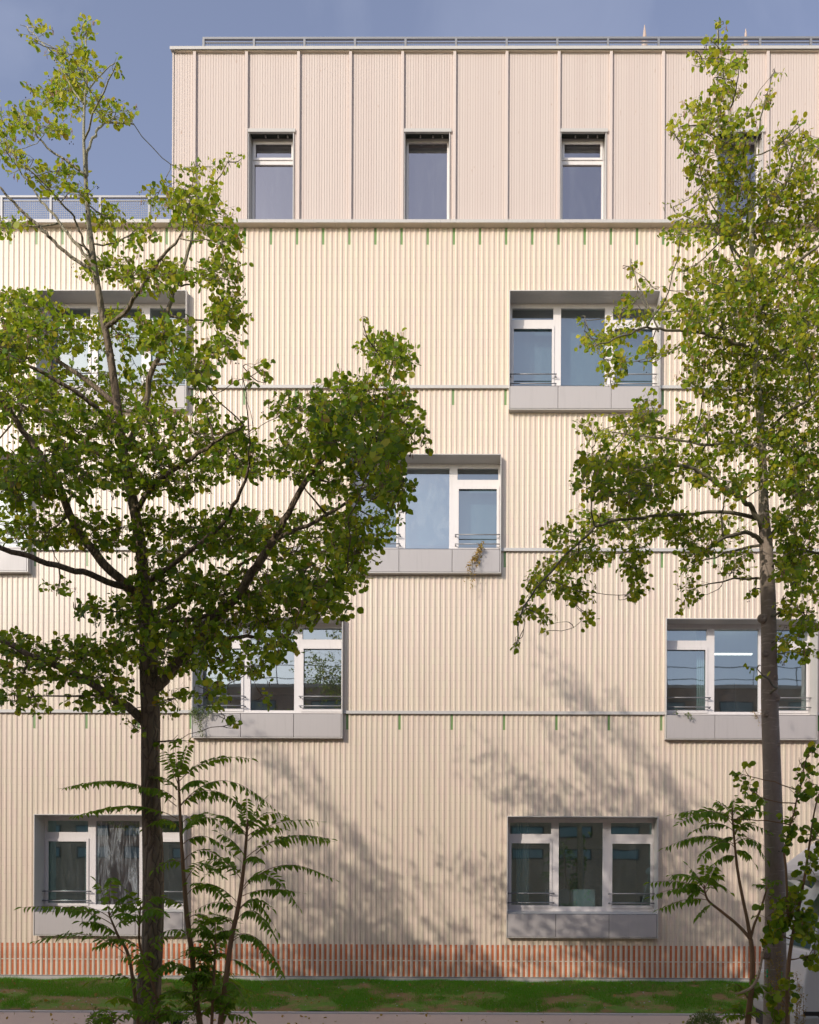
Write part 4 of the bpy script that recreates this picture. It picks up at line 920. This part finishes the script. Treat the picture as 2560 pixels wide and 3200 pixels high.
hanging('bright green creeper spilling over the left corner of the window box behind the alder', [(615, 2218, 610, 2260), (640, 2215, 605, 2240), (640, 2218, 625, 2290), (620, 2225, 632, 2296), (660, 2216, 650, 2235), (690, 2218, 660, 2228), (612, 2220, 600, 2235)], 17.83, M['leaf_light'], 110, .035, .09, .03)
hanging('small green sprig over the edge of the right-hand window box, nearer its left end', [(2140, 2232, 2150, 2243), (2145, 2230, 2162, 2250), (2105, 2228, 2118, 2231)], 17.84, M['leaf_light'], 40, .03, .05, .01)
hanging('sparse reddish sprig on the right-hand window box just left of the grey trunk', [(2345, 2225, 2365, 2245), (2380, 2228, 2350, 2238), (2360, 2230, 2372, 2268)], 17.84, M['leaf_dry'], 22, .028, .07, .01)

# ------------------------------------------------------------------ bollards
M['bollard'] = mat('black_gloss_paint', (.02, .02, .022), .28)
for px, lab in ((493, 'black ball-topped bollard nearer the dark trunk, left of the pair'), (554, 'black ball-topped bollard nearer the saplings, right of the pair')):
    c = at(px, 3192, 9.7); r = .063; mb = MB()
    mb.sphere((c.x, c.y, c.z), r, 28, 16); o = empty('bollard', (0, 0, 0)); tag(o, lab, 'bollard', 'ball-topped bollards at the kerb')
    mb.build('ball', M['bollard'], o, True)
    mb = MB(); mb.tube([(c.x, c.y, -.05), (c.x, c.y, .12), (c.x, c.y, .14), (c.x, c.y, c.z - r - .03), (c.x, c.y, c.z - r - .028), (c.x, c.y, c.z - r + .008)], [.05, .05, .038, .036, .046, .046], 24)
    mb.build('post', M['bollard'], o)

# ------------------------------------------------------------------ motorhome
V = empty('motorhome'); tag(V, 'white motorhome with sloping overcab parked behind the smooth grey trunk', 'motorhome')
M['van'] = painted('white_van_paint', (.66, .65, .66), .3, 0, .08); M['plastic'] = mat('black_plastic', (.02, .02, .022), .6); M['tyre'] = mat('tyre_rubber', (.012, .012, .013), .85)
M['vglass'] = glass('vehicle_glass', (.5, .56, .5), .3, .05); M['lamp'] = mat('headlamp_glass', (.55, .55, .53), .08); M['bumper'] = painted('grey_bumper', (.42, .41, .40), .5)
VY0, VY1 = 11.55, 13.4; vx = 4.36
prof = [(vx + .02, -2.2), (vx, -1.98), (vx + .03, -1.62), (vx + .10, -1.32), (vx + .45, -1.10), (vx + .52, -1.05), (vx + 1.4, -1.05), (vx + 1.4, -2.28), (vx + .9, -2.28), (vx + .3, -2.28)]
# nose and bonnet, with a wheel-arch cut on the visible side
R0 = .47; wxc, wzc = vx + .88, -2.40
arch = [(wxc + R0 * math.cos(a), wzc + R0 * math.sin(a)) for a in [math.pi * (1 - i / 12) for i in range(13)]]
noseP = [(vx + .04, -2.3), (vx + .005, -2.1), (vx, -1.9), (vx + .02, -1.62), (vx + .06, -1.36), (vx + .09, -1.20), (vx + .14, -1.12), (vx + .30, -1.10), (vx + 1.55, -1.10), (vx + 1.55, -2.4)] + list(reversed(arch))
mb = MB(); mb.prism([(x, Z(z)) for x, z in noseP], VY0, VY1); mb.build('bonnet', M['van'], V, bevel=.035)
# cab behind the windscreen, pillars
cabP = [(vx + 1.18, -.12), (vx + 1.3, -.1), (vx + 2.3, -.1), (vx + 2.3, -2.4), (vx + 1.56, -2.4), (vx + 1.56, -1.09), (vx + 1.5, -.6)]
mb = MB(); mb.prism([(x, Z(z)) for x, z in [(vx + 1.58, -1.12), (vx + 1.58, -2.4), (vx + 2.3, -2.4), (vx + 2.3, -1.12)]], VY0 + .01, VY1 - .01)
mb.box(vx + .42, vx + 2.3, VY0 + .04, VY1 - .04, Z(-.13), Z(-.09))
for y in (VY0, VY1 - .09):
    mb.prism([(x, Z(z)) for x, z in [(vx + .13, -1.12), (vx + .25, -1.12), (vx + .50, -.12), (vx + .40, -.12)]], y + .02, y + .08)
    mb.prism([(x, Z(z)) for x, z in [(vx + 2.15, -1.12), (vx + 2.3, -1.12), (vx + 2.3, -.12), (vx + 2.15, -.12)]], y + .02, y + .08)
mb.build('cab', M['van'], V, bevel=.012)
mb = MB(); a = (vx + .15, -1.10); b = (vx + .41, -.13)
mb.quad((a[0], VY0 + .09, Z(a[1])), (a[0], VY1 - .09, Z(a[1])), (b[0], VY1 - .12, Z(b[1])), (b[0], VY0 + .12, Z(b[1]))); mb.build('windscreen', M['vglass'], V)
mb = MB(); mb.quad((vx + .25, VY0 + .04, Z(-1.10)), (vx + 2.14, VY0 + .04, Z(-1.10)), (vx + 2.14, VY0 + .04, Z(-.13)), (vx + .50, VY0 + .04, Z(-.13))); mb.build('side_window', M['vglass'], V)
M['curtain'] = mat('pale_screen', (.66, .68, .50), .8)
mb = MB(); mb.quad((vx + .22, VY0 + .12, Z(-1.08)), (vx + .22, VY1 - .12, Z(-1.08)), (vx + .48, VY1 - .14, Z(-.15)), (vx + .48, VY0 + .14, Z(-.15))); mb.box(vx + .26, vx + 2.2, VY1 - .12, VY1 - .1, Z(-1.1), Z(-.14)); mb.build('windscreen_blind', M['curtain'], V)
# overcab and living body
mb = MB(); mb.prism([(x, Z(z)) for x, z in [(vx + .36, -.10), (vx + .30, -.02), (vx + .40, .10), (vx + 1.3, .78), (vx + 1.8, .92), (vx + 6.2, .92), (vx + 6.2, -2.35), (vx + 2.31, -2.35), (vx + 2.31, -.10)]], VY0 - .08, VY1 + .08)
mb.build('living_body', M['van'], V, bevel=.05)
mb = MB(); mb.box(vx + .34, vx + 2.3, VY0 - .095, VY0 - .084, Z(-.02), Z(.01)); mb.build('overcab_seam', M['bumper'], V)
# bumper, grille, headlamps, plate, mirror, door line
mb = MB(); mb.box(vx - .10, vx + .25, VY0 - .02, VY1 + .02, Z(-2.22), Z(-2.02)); mb.build('bumper', M['bumper'], V, bevel=.04)
mb = MB(); mb.box(vx - .07, vx + .3, VY0 + .03, VY1 - .03, Z(-2.46), Z(-2.22)); mb.build('lower_bumper', M['plastic'], V, bevel=.02)
mb = MB(); 
for i in range(5): mb.box(vx - .025, vx + .04, VY0 + .45, VY1 - .45, Z(-1.93 + i * .065), Z(-1.90 + i * .065))
mb.mi = 0; gr = mb.build('grille', M['plastic'], V)
for y0 in (VY0 + .02, VY1 - .40):
    mb = MB(); mb.box(vx - .012, vx + .12, y0, y0 + .38, Z(-1.90), Z(-1.60)); h = mb.build('headlight', M['lamp'], V, bevel=.03)
mb = MB(); mb.box(vx - .115, vx - .103, VY0 + .70, VY0 + 1.2, Z(-2.19), Z(-2.08)); mb.build('number_plate', mat('plate_white', (.75, .75, .73), .5), V)
mb = MB(); mb.box(vx + .18, vx + .31, VY0 - .30, VY0 - .10, Z(-1.12), Z(-.78)); mb.build('wing_mirror', M['plastic'], V, bevel=.03)
mb = MB(); mb.box(vx + .18, vx + .31, VY1 + .10, VY1 + .30, Z(-1.12), Z(-.78)); mb.build('wing_mirror', M['plastic'], V, bevel=.03)
mb = MB(); mb.box(vx + 1.405, vx + 1.413, VY0 - .004, VY0 + .002, Z(-2.3), Z(-1.1)); mb.build('door_gap', M['plastic'], V); mb = MB(); mb.box(vx + .02, vx + .5, VY0 - .006, VY0 + .01, Z(-2.30), Z(-1.97)); mb.build('side_trim', M['plastic'], V)
for wx_, yy in ((wxc, VY0 + .02), (wxc, VY1 - .24), (vx + 4.9, VY0 + .02), (vx + 4.9, VY1 - .24)):
    o = MB(); r = .375; zc = Z(-2.425)
    o.tube([(wx_, yy, zc), (wx_, yy + .02, zc), (wx_, yy + .2, zc), (wx_, yy + .22, zc)], [r - .03, r, r, r - .03], 36); wh = o.build('wheel', M['tyre'], V, True)
    o = MB(); o.tube([(wx_, yy - .004, zc), (wx_, yy + .012, zc)], [.21, .22], 24); o.tube([(wx_, yy - .02, zc), (wx_, yy - .0041, zc)], [.06, .07], 16); o.build('rim', M['bumper'], wh)
mb = MB(); mb.box(vx + .3, vx + 1.45, VY0 + .25, VY1 - .25, Z(-2.35), Z(-1.5)); mb.build('wheel_well', M['plastic'], V)

# ------------------------------------------------------------------ distant church spires
M['stone'] = painted('pale_sandstone', (.46, .36, .32), .9)
for px, top in ((2015, 78), (2331, 90)):
    D = 66.; t = at(px, top, D); b = at(px, 300, D); mb = MB(); zt = t.z
    mb.tube([(t.x, D, 0), (t.x, D, zt - 8.0), (t.x, D, zt - 3.2), (t.x, D, zt - 1.6), (t.x, D, zt - .5), (t.x, D, zt)], [1.6, 1.35, .5, .24, .10, .03], 8)
    for a in range(8):
        an = a * math.pi / 4
        for k in range(7):
            z = zt - 6.5 + k * .85; r = .34 + max(0, (zt - 3.2 - z)) * .1375 if z < zt - 3.2 else .34 * (zt - z) / 3.2
            mb.tube([(t.x + math.cos(an) * r * .9, D + math.sin(an) * r * .9, z - .1), (t.x + math.cos(an) * (r + .16), D + math.sin(an) * (r + .16), z + .16)], [.07, .02], 4)
    mb.tube([(t.x, D, zt - 2.0), (t.x, D, zt - 1.85)], [.34, .34], 8)
    o = mb.build('church_spire', M['stone']); tag(o, 'slender pale stone spire beyond the roof railing, ' + ('left of the two' if px < 2100 else 'right of the two beside the alder top'), 'spire', 'church spires beyond the roof')

# ------------------------------------------------------------------ building across the street (behind the camera; seen mirrored in the panes, shades the kerb)
OB = empty('brick_building'); tag(OB, 'brown brick building across the street, mirrored in the lower panes', 'building')
m = mat('brown_brick', (.20, .12, .09), .9); g = N(m); c = g.n('TexBrick'); c.inputs['Scale'].default_value = 4; c.inputs['Color1'].default_value = (.42, .27, .20, 1); c.inputs['Color2'].default_value = (.32, .20, .15, 1); c.inputs['Mortar'].default_value = (.30, .26, .22, 1)
rot = g.n('Mapping'); tcx = g.n('TexCoord'); rot.inputs['Rotation'].default_value = (math.pi / 2, 0, 0); g.l(tcx.outputs['Object'], rot.inputs[0]); g.l(rot.outputs[0], c.inputs[0]); g.l(c.outputs[0], g.b.inputs['Base Color']); M['brick'] = m
OY = -.7; OZ = Z(8.3)
mb = MB(); mb.box(-45, 45, OY - 12, OY, -.1, OZ); mb.build('wall', M['brick'], OB)
mb = MB(); mb.box(-45.1, 45.1, OY - .3, OY + .06, OZ + .002, OZ + .16); mb.build('parapet', M['concrete'], OB)
for zc in (.5, 1.5, 4.0, 6.4):
    hgt = .5 if zc < 2 else 1.3; x = -30.
    while x < 30:
        mb = MB(); mb.box(x, x + 1.5, OY + .004, OY + .03, Z(zc), Z(zc) + hgt); f = mb.build('window', M['plastic'], OB)
        mb = MB(); mb.box(x + .06, x + 1.44, OY + .0302, OY + .036, Z(zc) + .05, Z(zc) + hgt - .05); mb.build('curtain', M['blind'], f); x += 2.2 if zc < 2 else 3.1
mb = MB()
for x in range(-30, 31, 2): mb.tube([(x, OY - .5, OZ), (x, OY - .5, OZ + 1.1)], .02, 6)
for z in (.55, 1.1): mb.tube([(-30, OY - .5, OZ + z), (30, OY - .5, OZ + z)], .02, 6)
mb.build('roof_railing', M['plastic'], OB)
